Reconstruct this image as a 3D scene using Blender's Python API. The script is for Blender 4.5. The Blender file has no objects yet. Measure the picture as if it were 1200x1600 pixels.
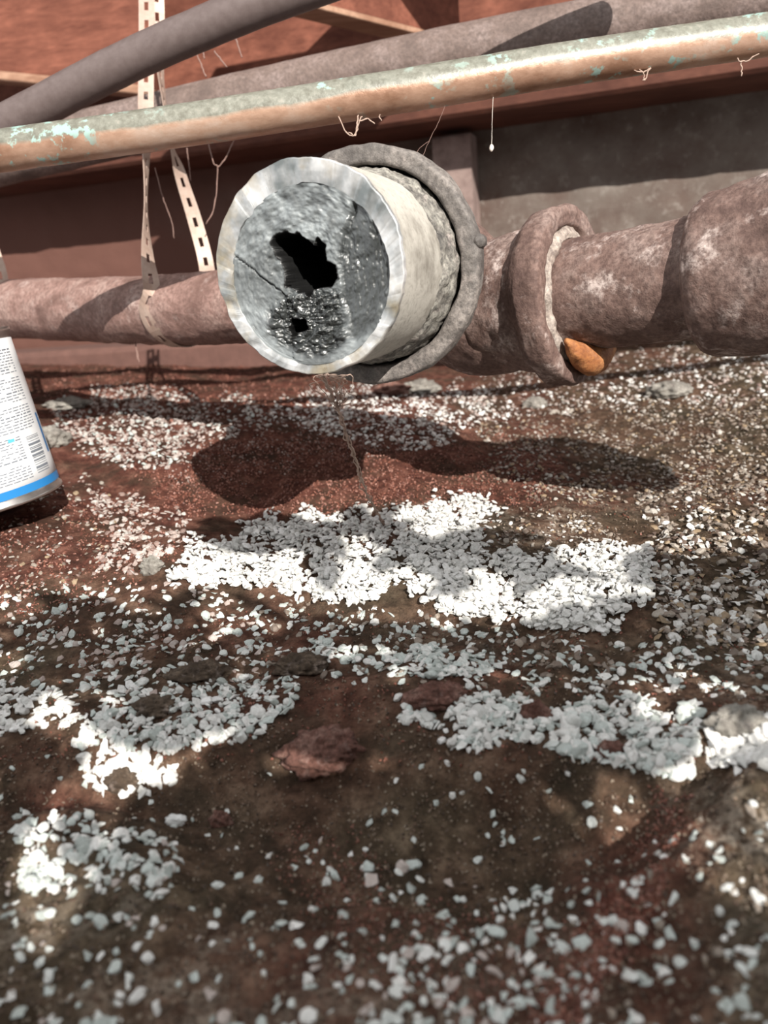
import bpy, bmesh, math, random
import numpy as np
from mathutils import Vector, Matrix
from mathutils.bvhtree import BVHTree

random.seed(7)
RNG = np.random.default_rng(7)
SC = bpy.context.scene
COL = SC.collection

# ------------------------------------------------------------------ camera, world, sun, exposure
CAM_H = 0.20
PITCH, ROLL = math.radians(17.0), math.radians(5.0)
FPX = 1200.0
F_ = np.array([0, math.cos(PITCH), -math.sin(PITCH)])
R0 = np.array([1.0, 0, 0])
U0 = np.array([0, math.sin(PITCH), math.cos(PITCH)])
R_ = R0 * math.cos(ROLL) - U0 * math.sin(ROLL)
U_ = U0 * math.cos(ROLL) + R0 * math.sin(ROLL)
C_ = np.array([0, 0, CAM_H])

cam_data = bpy.data.cameras.new('camera')
cam = bpy.data.objects.new('camera', cam_data)
COL.objects.link(cam)
cam.matrix_world = Matrix(((R_[0], U_[0], -F_[0], C_[0]), (R_[1], U_[1], -F_[1], C_[1]),
                           (R_[2], U_[2], -F_[2], C_[2]), (0, 0, 0, 1)))
cam_data.sensor_fit = 'VERTICAL'
cam_data.sensor_height = 36.0
cam_data.lens = FPX / 1600 * 36.0
cam_data.clip_start = 0.01
cam_data.dof.use_dof = True
cam_data.dof.focus_distance = 0.50
cam_data.dof.aperture_fstop = 8.5
SC.camera = cam

world = bpy.data.worlds.new('sky')
SC.world = world
world.use_nodes = True
bg = world.node_tree.nodes['Background']
bg.inputs[0].default_value = (0.95, 0.965, 0.98, 1)
bg.inputs[1].default_value = 0.95

SUN_DIR = Vector((-0.30, 0.81, -0.52)).normalized()
SUN_SLOPE = -SUN_DIR.z / SUN_DIR.y
sun_data = bpy.data.lights.new('sun', 'SUN')
sun_data.energy = 6.5
sun_data.angle = math.radians(0.25)
sun_data.color = (1.0, 0.95, 0.88)
sun = bpy.data.objects.new('sun', sun_data)
sun.rotation_euler = SUN_DIR.to_track_quat('-Z', 'Y').to_euler()
sun.location = (0.8, -1.5, 2.0)
COL.objects.link(sun)

SC.view_settings.view_transform = 'Standard'
SC.view_settings.look = 'None'
SC.view_settings.exposure = 0.12
SC.view_settings.gamma = 1.0
SC.view_settings.use_curve_mapping = False

# ------------------------------------------------------------------ geometry helpers
def P(px, py, d):
    """photograph pixel (1200x1600 frame) at camera depth d, as a world point in metres"""
    return C_ + d * (F_ + (px - 600) / FPX * R_ + (800 - py) / FPX * U_)

def proj(pts):
    q = np.asarray(pts, float) - C_
    z = np.maximum(q @ F_, 1e-4)
    return 600 + FPX * (q @ R_) / z, 800 - FPX * (q @ U_) / z, z

def _hash(ix, iy, iz, seed):
    h = (ix * 374761393 + iy * 668265263 + iz * 2147483647 + seed * 144665) & 0xFFFFFFFF
    h = ((h ^ (h >> 13)) * 1274126177) & 0xFFFFFFFF
    h = h ^ (h >> 16)
    return (h & 0xFFFF) / 65535.0

def vnoise(p, seed=0):
    """value noise in -1..1 for an (N,3) array"""
    p = np.asarray(p, float)
    i = np.floor(p).astype(np.int64)
    f = p - i
    f = f * f * (3 - 2 * f)
    out = np.zeros(len(p))
    for dx in (0, 1):
        wx = f[:, 0] if dx else 1 - f[:, 0]
        for dy in (0, 1):
            wy = f[:, 1] if dy else 1 - f[:, 1]
            for dz in (0, 1):
                wz = f[:, 2] if dz else 1 - f[:, 2]
                out += wx * wy * wz * _hash(i[:, 0] + dx, i[:, 1] + dy, i[:, 2] + dz, seed)
    return out * 2 - 1

def fbm(p, octaves=4, seed=0, gain=0.5):
    p = np.asarray(p, float)
    a, s, out = 1.0, 1.0, np.zeros(len(p))
    for k in range(octaves):
        out += a * vnoise(p * s + 17.3 * k, seed + k)
        a *= gain
        s *= 2.03
    return out

def norm(v):
    v = np.asarray(v, float)
    return v / np.linalg.norm(v)

def catmull(pts, n):
    pts = np.asarray(pts, float)
    m = len(pts)
    ext = np.vstack([2 * pts[0] - pts[1], pts, 2 * pts[-1] - pts[-2]])
    ts = np.linspace(0, m - 1 - 1e-9, n)
    out = []
    for t in ts:
        k = int(t)
        u = t - k
        p0, p1, p2, p3 = ext[k:k + 4]
        out.append(0.5 * ((2 * p1) + (-p0 + p2) * u + (2 * p0 - 5 * p1 + 4 * p2 - p3) * u * u
                          + (-p0 + 3 * p1 - 3 * p2 + p3) * u ** 3))
    return np.array(out)

def frames(path):
    path = np.asarray(path, float)
    tan = np.gradient(path, axis=0)
    tan /= np.linalg.norm(tan, axis=1)[:, None] + 1e-12
    a = np.cross(tan[0], [0, 0, 1.0])
    if np.linalg.norm(a) < 1e-3:
        a = np.cross(tan[0], [1.0, 0, 0])
    a = norm(a)
    A, B = [], []
    for t in tan:
        a = norm(a - t * np.dot(a, t))
        A.append(a)
        B.append(np.cross(t, a))
    return tan, np.array(A), np.array(B)

def sweep(path, radius, segs=32, amp=0.0, scale=60.0, seed=0, cap=True, octaves=3):
    path = np.asarray(path, float)
    n = len(path)
    rad = np.broadcast_to(np.asarray(radius, float), (n,))
    tan, A, B = frames(path)
    ang = np.linspace(0, 2 * math.pi, segs, endpoint=False)
    dirs = A[:, None, :] * np.cos(ang)[None, :, None] + B[:, None, :] * np.sin(ang)[None, :, None]
    v = path[:, None, :] + dirs * rad[:, None, None]
    flat = v.reshape(-1, 3)
    if amp:
        nz = fbm(flat * scale, octaves, seed)
        flat = flat + dirs.reshape(-1, 3) * (nz * amp)[:, None]
    idx = np.arange(n * segs).reshape(n, segs)
    nx = np.roll(idx, -1, axis=1)
    faces = np.stack([idx[:-1], nx[:-1], nx[1:], idx[1:]], -1).reshape(-1, 4).tolist()
    if cap:
        faces.append(idx[0][::-1].tolist())
        faces.append(idx[-1].tolist())
    return flat, faces

def dense(profile, step):
    out = [profile[0]]
    for a, b in zip(profile[:-1], profile[1:]):
        k = max(1, int(math.ceil(math.hypot(b[0] - a[0], b[1] - a[1]) / step)))
        for j in range(1, k + 1):
            out.append((a[0] + (b[0] - a[0]) * j / k, a[1] + (b[1] - a[1]) * j / k))
    return out

def lathe(origin, axis, profile, segs=72, amp=0.0, scale=60.0, seed=0, step=0.003, close=False, octaves=4):
    """profile: (t along axis, radius) turned about the axis"""
    axis = norm(axis)
    prof = np.array(dense(profile, step))
    a = norm(np.cross(axis, [0, 0, 1.0]))
    b = np.cross(axis, a)
    ang = np.linspace(0, 2 * math.pi, segs, endpoint=False)
    ring = a[None, :] * np.cos(ang)[:, None] + b[None, :] * np.sin(ang)[:, None]
    v = np.asarray(origin)[None, None, :] + prof[:, 0][:, None, None] * axis[None, None, :] \
        + prof[:, 1][:, None, None] * ring[None, :, :]
    tg = np.gradient(prof, axis=0)
    tg /= np.linalg.norm(tg, axis=1)[:, None] + 1e-12
    nrm = -tg[:, 1][:, None, None] * axis[None, None, :] + tg[:, 0][:, None, None] * ring[None, :, :]
    flat = v.reshape(-1, 3)
    if amp:
        flat = flat + nrm.reshape(-1, 3) * (fbm(flat * scale, octaves, seed) * amp)[:, None]
    n = len(prof)
    idx = np.arange(n * segs).reshape(n, segs)
    nx = np.roll(idx, -1, axis=1)
    faces = np.stack([idx[:-1], idx[1:], nx[1:], nx[:-1]], -1).reshape(-1, 4)[:, ::-1].tolist()
    if close:
        faces.append(idx[0].tolist())
        faces.append(idx[-1][::-1].tolist())
    return flat, faces

def box(c, ax, ay, az, hx, hy, hz, bev=0.0):
    """oriented box: centre, three unit axes, half sizes; bev chamfers the long edges"""
    c, ax, ay, az = map(lambda q: np.asarray(q, float), (c, ax, ay, az))
    if not bev:
        prof = [(-hy, -hz), (hy, -hz), (hy, hz), (-hy, hz)]
    else:
        b = bev
        prof = [(-hy + b, -hz), (hy - b, -hz), (hy, -hz + b), (hy, hz - b), (hy - b, hz), (-hy + b, hz), (-hy, hz - b), (-hy, -hz + b)]
    v = [c + s * hx * ax + y * ay + z * az for s in (-1, 1) for (y, z) in prof]
    n = len(prof)
    f = [[i, (i + 1) % n, n + (i + 1) % n, n + i] for i in range(n)]
    f += [list(range(n))[::-1], list(range(n, 2 * n))]
    return np.array(v), f

def merge(*vf):
    V, F = [], []
    for v, f in vf:
        o = sum(len(x) for x in V)
        V.append(np.asarray(v))
        F += [[i + o for i in q] for q in f]
    return np.vstack(V), F

def put(o, label=None, cat=None, group=None, kind=None):
    if label: o['label'] = label
    if cat: o['category'] = cat
    if group: o['group'] = group
    if kind: o['kind'] = kind
    return o

def thing(name, loc, label, cat, group=None):
    o = bpy.data.objects.new(name, None)
    o.empty_display_size = 0.01
    o.location = loc
    COL.objects.link(o)
    return put(o, label, cat, group)

def mesh_obj(name, vf, mat, parent=None, smooth=True, loc=None, attrs=None):
    v, f = vf
    v = np.asarray(v, float)
    if parent is not None:
        base = np.zeros(3)
        q = parent
        while q is not None:
            base = base + np.array(q.location)
            q = q.parent
    else:
        base = np.array(loc if loc is not None else (v[:, 0].mean(), v[:, 1].mean(), v[:, 2].min()))
    me = bpy.data.meshes.new(name)
    me.from_pydata((v - base).tolist(), [], f if isinstance(f, list) else f.tolist())
    if smooth:
        me.polygons.foreach_set('use_smooth', [True] * len(me.polygons))
    if attrs:
        for k, val in attrs.items():
            if val.ndim == 1:
                at = me.attributes.new(k, 'FLOAT', 'POINT')
                at.data.foreach_set('value', val.astype(np.float32))
            else:
                at = me.attributes.new(k, 'FLOAT_COLOR', 'POINT')
                c4 = np.ones((len(val), 4), np.float32)
                c4[:, :3] = val
                at.data.foreach_set('color', c4.ravel())
    me.update()
    o = bpy.data.objects.new(name, me)
    me.materials.append(mat)
    if parent is None:
        o.location = base
    else:
        o.parent = parent
    COL.objects.link(o)
    return o

def part(name, vf, mat, parent, **k):
    return mesh_obj(name, vf, mat, parent=parent, **k)

# ------------------------------------------------------------------ material helpers
class NT:
    def __init__(s, name):
        s.m = bpy.data.materials.new(name)
        s.m.use_nodes = True
        s.t = s.m.node_tree
        s.t.nodes.clear()
        s.out = s.t.nodes.new('ShaderNodeOutputMaterial')
        s.b = s.t.nodes.new('ShaderNodeBsdfPrincipled')
        s.link(s.b.outputs[0], s.out.inputs[0])
        s.co = s.t.nodes.new('ShaderNodeTexCoord').outputs['Object']
    def link(s, a, b):
        s.t.links.new(a, b)
    def setin(s, sock, v):
        if hasattr(v, 'is_output'):
            s.link(v, sock)
        elif isinstance(v, tuple) and len(v) == 3:
            sock.default_value = (*v, 1)
        else:
            sock.default_value = v
    def map(s, scale=(1, 1, 1), rot=(0, 0, 0), loc=(0, 0, 0)):
        n = s.t.nodes.new('ShaderNodeMapping')
        s.link(s.co, n.inputs[0])
        n.inputs['Scale'].default_value = scale
        n.inputs['Rotation'].default_value = rot
        n.inputs['Location'].default_value = loc
        return n.outputs[0]
    def noise(s, scale, detail=6, rough=0.6, vec=None, dist=0.0):
        n = s.t.nodes.new('ShaderNodeTexNoise')
        s.link(vec or s.co, n.inputs['Vector'])
        n.inputs['Scale'].default_value = scale
        n.inputs['Detail'].default_value = detail
        n.inputs['Roughness'].default_value = rough
        n.inputs['Distortion'].default_value = dist
        return n.outputs[0]
    def voro(s, scale, feature='F1', vec=None, out=0):
        n = s.t.nodes.new('ShaderNodeTexVoronoi')
        n.feature = feature
        s.link(vec or s.co, n.inputs['Vector'])
        n.inputs['Scale'].default_value = scale
        return n.outputs[out]
    def ramp(s, fac, stops, interp='LINEAR'):
        n = s.t.nodes.new('ShaderNodeValToRGB')
        n.color_ramp.interpolation = interp
        e = n.color_ramp.elements
        while len(e) > 1: e.remove(e[-1])
        for i, (p, c) in enumerate(stops):
            if not isinstance(c, tuple): c = (c, c, c)
            el = e[0] if i == 0 else e.new(p)
            el.position = p
            el.color = (*c, 1)
        s.link(fac, n.inputs[0])
        return n.outputs[0]
    def mix(s, fac, a, b, blend='MIX'):
        n = s.t.nodes.new('ShaderNodeMix')
        n.data_type = 'RGBA'
        n.blend_type = blend
        s.setin(n.inputs[0], fac)
        s.setin(n.inputs[6], a)
        s.setin(n.inputs[7], b)
        return n.outputs[2]
    def math(s, op, a, b=0.0):
        n = s.t.nodes.new('ShaderNodeMath')
        n.operation = op
        s.setin(n.inputs[0], a)
        s.setin(n.inputs[1], b)
        return n.outputs[0]
    def attr(s, name, out=0, typ='GEOMETRY'):
        n = s.t.nodes.new('ShaderNodeAttribute')
        n.attribute_name = name
        n.attribute_type = typ
        return n.outputs[out]
    def bump(s, h, strength=0.5, dist=0.001):
        n = s.t.nodes.new('ShaderNodeBump')
        n.inputs['Strength'].default_value = strength
        n.inputs['Distance'].default_value = dist
        s.link(h, n.inputs['Height'])
        s.link(n.outputs[0], s.b.inputs['Normal'])
    def fin(s, col=None, rough=None, metal=None, spec=None):
        for k, v in (('Base Color', col), ('Roughness', rough), ('Metallic', metal), ('Specular IOR Level', spec)):
            if v is not None: s.setin(s.b.inputs[k], v)
        return s.m

def m_rust(name, base, light, dark, pale=0.5, rough=0.75, grain=260, patch=28):
    n = NT(name)
    big = n.noise(patch, 6, 0.65)
    fine = n.noise(grain, 5, 0.7)
    c = n.ramp(big, [(0.30, dark), (0.48, base), (0.62, light)])
    c = n.mix(n.ramp(fine, [(0.38, 0.75), (0.62, 0.0)]), c, dark)
    w = n.noise(patch * 1.4, 5, 0.7, vec=n.map(loc=(3.1, 1.7, 0.4)))
    w2 = n.math('MULTIPLY', n.ramp(w, [(0.56, 0.0), (0.68, 1.0)]), n.ramp(fine, [(0.40, 0.2), (0.56, 1.0)]))
    c = n.mix(n.math('MULTIPLY', w2, pale), c, (0.62, 0.52, 0.48))
    n.bump(n.math('ADD', n.math('MULTIPLY', fine, 0.6), n.math('MULTIPLY', big, 1.2)), 0.9, 0.0016)
    return n.fin(c, rough, 0.0, 0.35)

def m_soil():
    n = NT('soil')
    red = n.attr('red', 2)
    fine = n.noise(330, 5, 0.75)
    mid = n.noise(70, 5, 0.65)
    brown = n.ramp(mid, [(0.30, (0.036, 0.027, 0.017)), (0.5, (0.098, 0.070, 0.045)), (0.68, (0.21, 0.155, 0.105))])
    redc = n.ramp(mid, [(0.30, (0.050, 0.018, 0.013)), (0.5, (0.13, 0.048, 0.034)), (0.72, (0.27, 0.125, 0.090))])
    c = n.mix(red, brown, redc)
    c = n.mix(n.math('MULTIPLY', n.attr('pale', 2), n.ramp(n.noise(150, 4, 0.65), [(0.42, 0.0), (0.60, 1.0)])), c, (0.40, 0.33, 0.26))
    c = n.mix(n.ramp(n.noise(24, 4, 0.6, vec=n.map(loc=(4, 2, 1))), [(0.40, 0.55), (0.52, 0.0)]), c, (0.040, 0.034, 0.022))
    c = n.mix(n.ramp(fine, [(0.34, 0.5), (0.52, 0.0)]), c, (0.018, 0.012, 0.009))
    grit = n.ramp(n.voro(420), [(0.0, 0.6), (0.16, 0.0)])
    c = n.mix(n.math('MULTIPLY', grit, n.ramp(n.noise(38, 3), [(0.46, 0.0), (0.62, 0.9)])), c, (0.34, 0.27, 0.21))
    n.bump(n.math('ADD', fine, n.math('MULTIPLY', mid, 0.8)), 1.0, 0.0022)
    return n.fin(c, 0.93, 0.0, 0.15)

def m_chip(name):
    n = NT(name)
    c = n.attr('tint', 0)
    fine = n.noise(700, 4, 0.6)
    c = n.mix(n.ramp(fine, [(0.35, 0.35), (0.6, 0.0)]), c, (0.36, 0.33, 0.30), 'MULTIPLY')
    n.bump(fine, 0.35, 0.0005)
    return n.fin(c, 0.55, 0.0, 0.4)

def m_pebble():
    n = NT('pebble_stone')
    info = n.t.nodes.new('ShaderNodeObjectInfo')
    fine = n.noise(3.0, 4, 0.6)
    c = n.mix(n.ramp(fine, [(0.30, 0.30), (0.6, 0.0)]), info.outputs['Color'], (0.45, 0.40, 0.36), 'MULTIPLY')
    n.bump(fine, 0.3, 0.0006)
    return n.fin(c, 0.5, 0.0, 0.4)

def m_wood(name, lo, hi, scale=(6, 60, 60)):
    n = NT(name)
    v = n.map(scale=scale)
    g = n.noise(1.0, 5, 0.6, vec=v, dist=0.6)
    g2 = n.noise(3.4, 4, 0.65, vec=v)
    k = n.math('ADD', n.math('MULTIPLY', g, 0.65), n.math('MULTIPLY', g2, 0.35))
    c = n.ramp(k, [(0.32, lo), (0.66, hi)])
    blot = n.noise(9, 4, 0.6)
    c = n.mix(n.ramp(blot, [(0.42, 0.55), (0.6, 0.0)]), c, lo)
    n.bump(k, 0.35, 0.002)
    return n.fin(c, 0.8, 0.0, 0.25)

def m_concrete():
    n = NT('foundation_concrete')
    a = n.noise(6, 6, 0.65)
    b = n.noise(42, 6, 0.7)
    c = n.ramp(a, [(0.34, (0.11, 0.075, 0.062)), (0.55, (0.175, 0.145, 0.125)), (0.7, (0.235, 0.205, 0.18))])
    c = n.mix(n.ramp(b, [(0.55, 0.0), (0.72, 0.55)]), c, (0.33, 0.30, 0.27))
    c = n.mix(n.ramp(b, [(0.28, 0.6), (0.44, 0.0)]), c, (0.10, 0.07, 0.06))
    redness = n.attr('red', 2)
    c = n.mix(redness, c, (0.13, 0.062, 0.048))
    n.bump(b, 0.6, 0.003)
    return n.fin(c, 0.9, 0.0, 0.2)

def m_copper():
    n = NT('weathered_copper')
    a = n.noise(26, 6, 0.65, vec=n.map(scale=(0.55, 1, 1)))
    f = n.noise(190, 5, 0.7)
    tc = n.t.nodes.new('ShaderNodeTexCoord').outputs['Normal']
    sep = n.t.nodes.new('ShaderNodeSeparateXYZ')
    n.link(tc, sep.inputs[0])
    copper = n.ramp(a, [(0.34, (0.30, 0.165, 0.105)), (0.52, (0.52, 0.33, 0.235)), (0.68, (0.64, 0.49, 0.40))])
    # verdigris and dust settle on the upper half of the tube
    top = n.math('ADD', sep.outputs['Z'], n.math('MULTIPLY', n.math('SUBTRACT', a, 0.5), 0.7))
    topf = n.ramp(n.math('ADD', top, 0.5), [(0.42, 0.0), (0.62, 0.9)])
    green = n.ramp(f, [(0.36, (0.12, 0.135, 0.11)), (0.56, (0.20, 0.22, 0.185)), (0.7, (0.28, 0.28, 0.24))])
    c = n.mix(topf, copper, green)
    spot = n.math('MULTIPLY', n.ramp(n.noise(95, 4, 0.6), [(0.56, 0.0), (0.61, 1.0)]), n.ramp(n.noise(11, 3), [(0.47, 0.0), (0.56, 0.9)]))
    c = n.mix(spot, c, (0.33, 0.50, 0.45))
    rough = n.ramp(f, [(0.3, 0.27), (0.7, 0.5)])
    metal = n.math('MULTIPLY', n.math('SUBTRACT', 1.0, topf), 0.35)
    n.bump(f, 0.35, 0.0008)
    return n.fin(c, rough, metal, 0.5)

def m_simple(name, c, rough=0.6, metal=0.0, grain=0, amt=0.3, c2=None, bump=0.0, dist=0.001, spec=0.5):
    n = NT(name)
    col = c
    if grain:
        f = n.noise(grain, 5, 0.65)
        col = n.mix(n.ramp(f, [(0.35, amt), (0.65, 0.0)]), c, c2 or tuple(x * 0.4 for x in c))
        if bump: n.bump(f, bump, dist)
    return n.fin(col, rough, metal, spec)

SOIL = m_soil()
CHIP = m_chip('stone_chip')
PEBBLE = m_pebble()
RUST = m_rust('rusty_cast_iron', (0.215, 0.138, 0.115), (0.32, 0.235, 0.205), (0.085, 0.050, 0.043), 0.8)
RUST_LEFT = m_rust('dusty_cast_iron', (0.33, 0.205, 0.175), (0.43, 0.30, 0.26), (0.15, 0.085, 0.070), 0.35)
HUBM = m_rust('grey_cast_iron', (0.20, 0.180, 0.165), (0.31, 0.275, 0.25), (0.075, 0.066, 0.062), 0.35, 0.6)
WOOD = m_wood('red_brown_timber', (0.105, 0.034, 0.022), (0.30, 0.112, 0.072))
WOOD_D = m_wood('dark_timber', (0.07, 0.026, 0.018), (0.17, 0.068, 0.045))
WOOD_L = m_wood('pale_timber', (0.24, 0.12, 0.075), (0.52, 0.33, 0.23))
CONC = m_concrete()
COPPER = m_copper()

# ------------------------------------------------------------------ ground
HX = np.array([0, 200, 400, 600, 800, 1000, 1200.0])
HY = np.array([540, 580, 620, 660, 700, 740, 780, 820, 860, 900, 950, 1000, 1050, 1100, 1150, 1200, 1250, 1300, 1350, 1400, 1500, 1600.0])
HT = np.array([   # centimetres
    [10, 8, 6, 5, 4, 4, 4],
    [9, 7, 5, 4, 3.5, 3.5, 3.5],
    [8, 6.5, 4.2, 3.2, 3, 3, 3],
    [7.5, 6.3, 4.8, 3.6, 1.6, 1.2, 1.5],
    [7, 6.0, 5.2, 4.0, 0.8, -0.6, 0],
    [6.5, 5.4, 4.8, 3.4, 0.6, -1, -0.5],
    [5.5, 4.3, 2.8, 1.6, 0.2, -0.6, -0.3],
    [4.5, 2.4, 1.1, 0.8, 0.6, 0, 0],
    [3.8, 2.0, 1.3, 1.3, 0.8, 0.3, 0],
    [3.2, 2.0, 1.2, 1.2, 1.0, 0.8, 0],
    [2.3, 1.4, 0.4, 0.3, 0.4, 0.5, 0],
    [1, 0.5, 0, -0.2, -0.3, -0.3, -0.3],
    [0, 0.2, 0, 0, -0.2, -0.5, -0.5],
    [0, 0.3, 0.4, 0.3, 0.2, 0.2, 0],
    [-0.5, 0.2, 0.3, -0.3, 0.3, 0.4, 0.5],
    [-1, -1, -1, -1.8, -1.8, -0.8, 0.8],
    [-1.5, -1.8, -2, -2.4, -2.6, -1.6, 1.2],
    [-0.6, -0.8, -1.8, -2.2, -2.4, -0.6, 1.2],
    [0, 0, -0.8, -1, -1.2, 0.4, 0.8],
    [0, 0, -0.3, -0.3, -0.3, 0, 0.8],
    [0, 0, 0, 0, 0, 0.4, 0.8],
    [0, 0, 0, 0, 0, 0.4, 0.8]]) * 0.01
RED = np.array([   # how red the dirt is
    [1, 1, 1, 1, 1, .6, .2], [1, 1, 1, 1, .8, .5, .2], [1, 1, 1, .9, .6, .3, .1], [1, 1, 1, .9, .5, .2, .1],
    [1, 1, 1, 1, .9, .3, .1], [1, 1, 1, 1, 1, .5, .2], [1, 1, 1, 1, .8, .5, .3], [1, 1, .9, .6, .3, .2, .2],
    [1, .9, .7, .4, .2, .1, .1], [1, .9, .5, .2, .1, .1, .1], [.9, .6, .4, .3, .2, .1, .1], [.4, .4, .6, .5, .4, .2, .1],
    [.2, .3, .6, .6, .5, .3, .2], [.2, .4, .6, .7, .5, .4, .3], [.2, .2, .4, .5, .3, .2, .3], [.2, .1, .2, .2, .1, .3, .4],
    [.7, .1, .1, .1, .1, .7, .3], [.5, .1, .2, .2, .1, 1.1, .2], [.1, .2, .3, .5, .2, 1.2, .1], [0, .1, .3, .5, .5, 1.2, 0],
    [0, 0, .1, .5, .8, .9, 0], [0, 0, 0, .3, .6, .6, 0]])

PALE = np.zeros_like(RED)
for (r_, c_, v_) in ((14, 6, .5), (15, 6, .9), (16, 6, .7), (17, 6, .5), (18, 6, .6), (19, 6, .7), (20, 6, .8), (21, 6, .7), (13, 6, .5), (20, 0, .5), (20, 1, .3), (21, 3, .4), (20, 3, .3),
                     (19, 1, .3), (19, 2, .25), (20, 2, .4), (21, 2, .4), (19, 4, .2), (21, 1, .4), (20, 4, .3), (7, 4, .5), (8, 4, .3), (6, 5, .3), (11, 4, .2), (12, 6, .4)):
    PALE[r_, c_] = v_

def table(T, px, py):
    px = np.clip(px, HX[0], HX[-1])
    py = np.clip(py, HY[0], HY[-1])
    i = np.clip(np.searchsorted(HX, px) - 1, 0, len(HX) - 2)
    j = np.clip(np.searchsorted(HY, py) - 1, 0, len(HY) - 2)
    u = (px - HX[i]) / (HX[i + 1] - HX[i])
    v = (py - HY[j]) / (HY[j + 1] - HY[j])
    u = u * u * (3 - 2 * u)
    v = v * v * (3 - 2 * v)
    return (T[j, i] * (1 - u) + T[j, i + 1] * u) * (1 - v) + (T[j + 1, i] * (1 - u) + T[j + 1, i + 1] * u) * v

def ground_z(x, y):
    """rolling dirt with furrows, heights in metres over the plan"""
    p3 = np.stack([x, y, np.zeros_like(x)], 1)
    wob = p3 + 0.018 * np.stack([vnoise(p3 * 14, 3), vnoise(p3 * 14, 4), np.zeros_like(x)], 1)
    safe = np.maximum(wob[:, 1], 0.10)
    px, py, _ = proj(np.stack([wob[:, 0], safe, np.zeros_like(x)], 1))
    z = table(HT, px, py)
    z = z + 0.0050 * fbm(p3 * 13, 2, 11) + 0.0016 * fbm(p3 * 70, 3, 21) + 0.0013 * fbm(p3 * 330, 3, 31, 0.6)
    red = np.clip(table(RED, px, py) + 0.30 * fbm(p3 * 22, 3, 5), 0, 1)
    pale = np.clip(table(PALE, px, py) * (1.0 + 1.3 * fbm(p3 * 60, 3, 6)), 0, 1)
    return z, red, pale

def build_ground():
    ys = np.concatenate([np.linspace(-0.9, 0.08, 26)[:-1], np.geomspace(0.08, 2.3, 520)])
    us = np.linspace(-1, 1, 460)
    half = 0.30 + 0.72 * np.maximum(ys, 0) + 0.5 * np.maximum(-ys, 0)
    X = us[None, :] * half[:, None]
    Y = np.repeat(ys[:, None], len(us), 1)
    x, y = X.ravel(), Y.ravel()
    z, red, pale = ground_z(x, y)
    v = np.stack([x, y, z], 1)
    n, m = len(ys), len(us)
    idx = np.arange(n * m).reshape(n, m)
    f = np.stack([idx[:-1, :-1], idx[:-1, 1:], idx[1:, 1:], idx[1:, :-1]], -1).reshape(-1, 4)
    o = mesh_obj('floor', (v, f), SOIL, loc=(0, 0, 0), attrs={'red': red, 'pale': pale})
    put(o, 'dark reddish-brown dirt floor of the crawl space with furrows', None, None, 'structure')
    bv = BVHTree.FromPolygons(v.tolist(), f.tolist())
    return o, bv
ground, GB = build_ground()

def hit(px, py):
    d = norm(P(px, py, 1.0) - C_)
    r = GB.ray_cast(Vector(C_), Vector(d), 4.0)
    return (np.array(r[0]), np.array(r[1])) if r[0] is not None else (None, None)

def drop(x, y):
    r = GB.ray_cast(Vector((x, y, 1.0)), Vector((0, 0, -1)), 3.0)
    return r[0][2] if r[0] is not None else 0.0

# ------------------------------------------------------------------ foundation wall, footing, timbers
WL, WR = P(-420, 480, 2.15), P(1500, 420, 1.32)      # the wall runs along the pipes, further off on the left
WL[2] = WR[2] = 0
wdir = norm(WR - WL)
wnrm = norm(np.cross(wdir, [0, 0, 1.0]))
if wnrm[1] > 0: wnrm = -wnrm
ZUP = np.array([0, 0, 1.0])

def wall_grid(z0, z1, nx, nz, amp):
    L = np.linalg.norm(WR - WL)
    s, t = np.meshgrid(np.linspace(0, L, nx), np.linspace(z0, z1, nz))
    v = WL + s.ravel()[:, None] * wdir + t.ravel()[:, None] * ZUP
    v = v + wnrm * (amp * fbm(v * 18, 4, 3))[:, None]
    idx = np.arange(nx * nz).reshape(nz, nx)
    f = np.stack([idx[:-1, :-1], idx[:-1, 1:], idx[1:, 1:], idx[1:, :-1]], -1).reshape(-1, 4)
    back = len(v)
    corners = [idx[0, 0], idx[0, -1], idx[-1, -1], idx[-1, 0]]
    vb = np.vstack([v, v[corners] - wnrm * 0.2])
    fl = f.tolist() + [[back + 3, back + 2, back + 1, back]]
    px, py, _ = proj(v)
    red = np.clip(1.1 - (px - 250) / 420 + 0.35 * fbm(v * 7, 3, 8), 0, 1)
    return (vb, fl), np.concatenate([red, red[corners]])
wg, wred = wall_grid(-0.15, 0.50, 220, 70, 0.004)
w = mesh_obj('wall_back', wg, CONC, loc=tuple(WL), attrs={'red': wred})
put(w, 'grey stained concrete foundation wall behind the pipes', None, None, 'structure')

def on_plane(px, py, p0, n):
    d = P(px, py, 1.0) - C_
    return C_ + d * (np.dot(np.asarray(p0) - C_, n) / np.dot(d, n))

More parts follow.
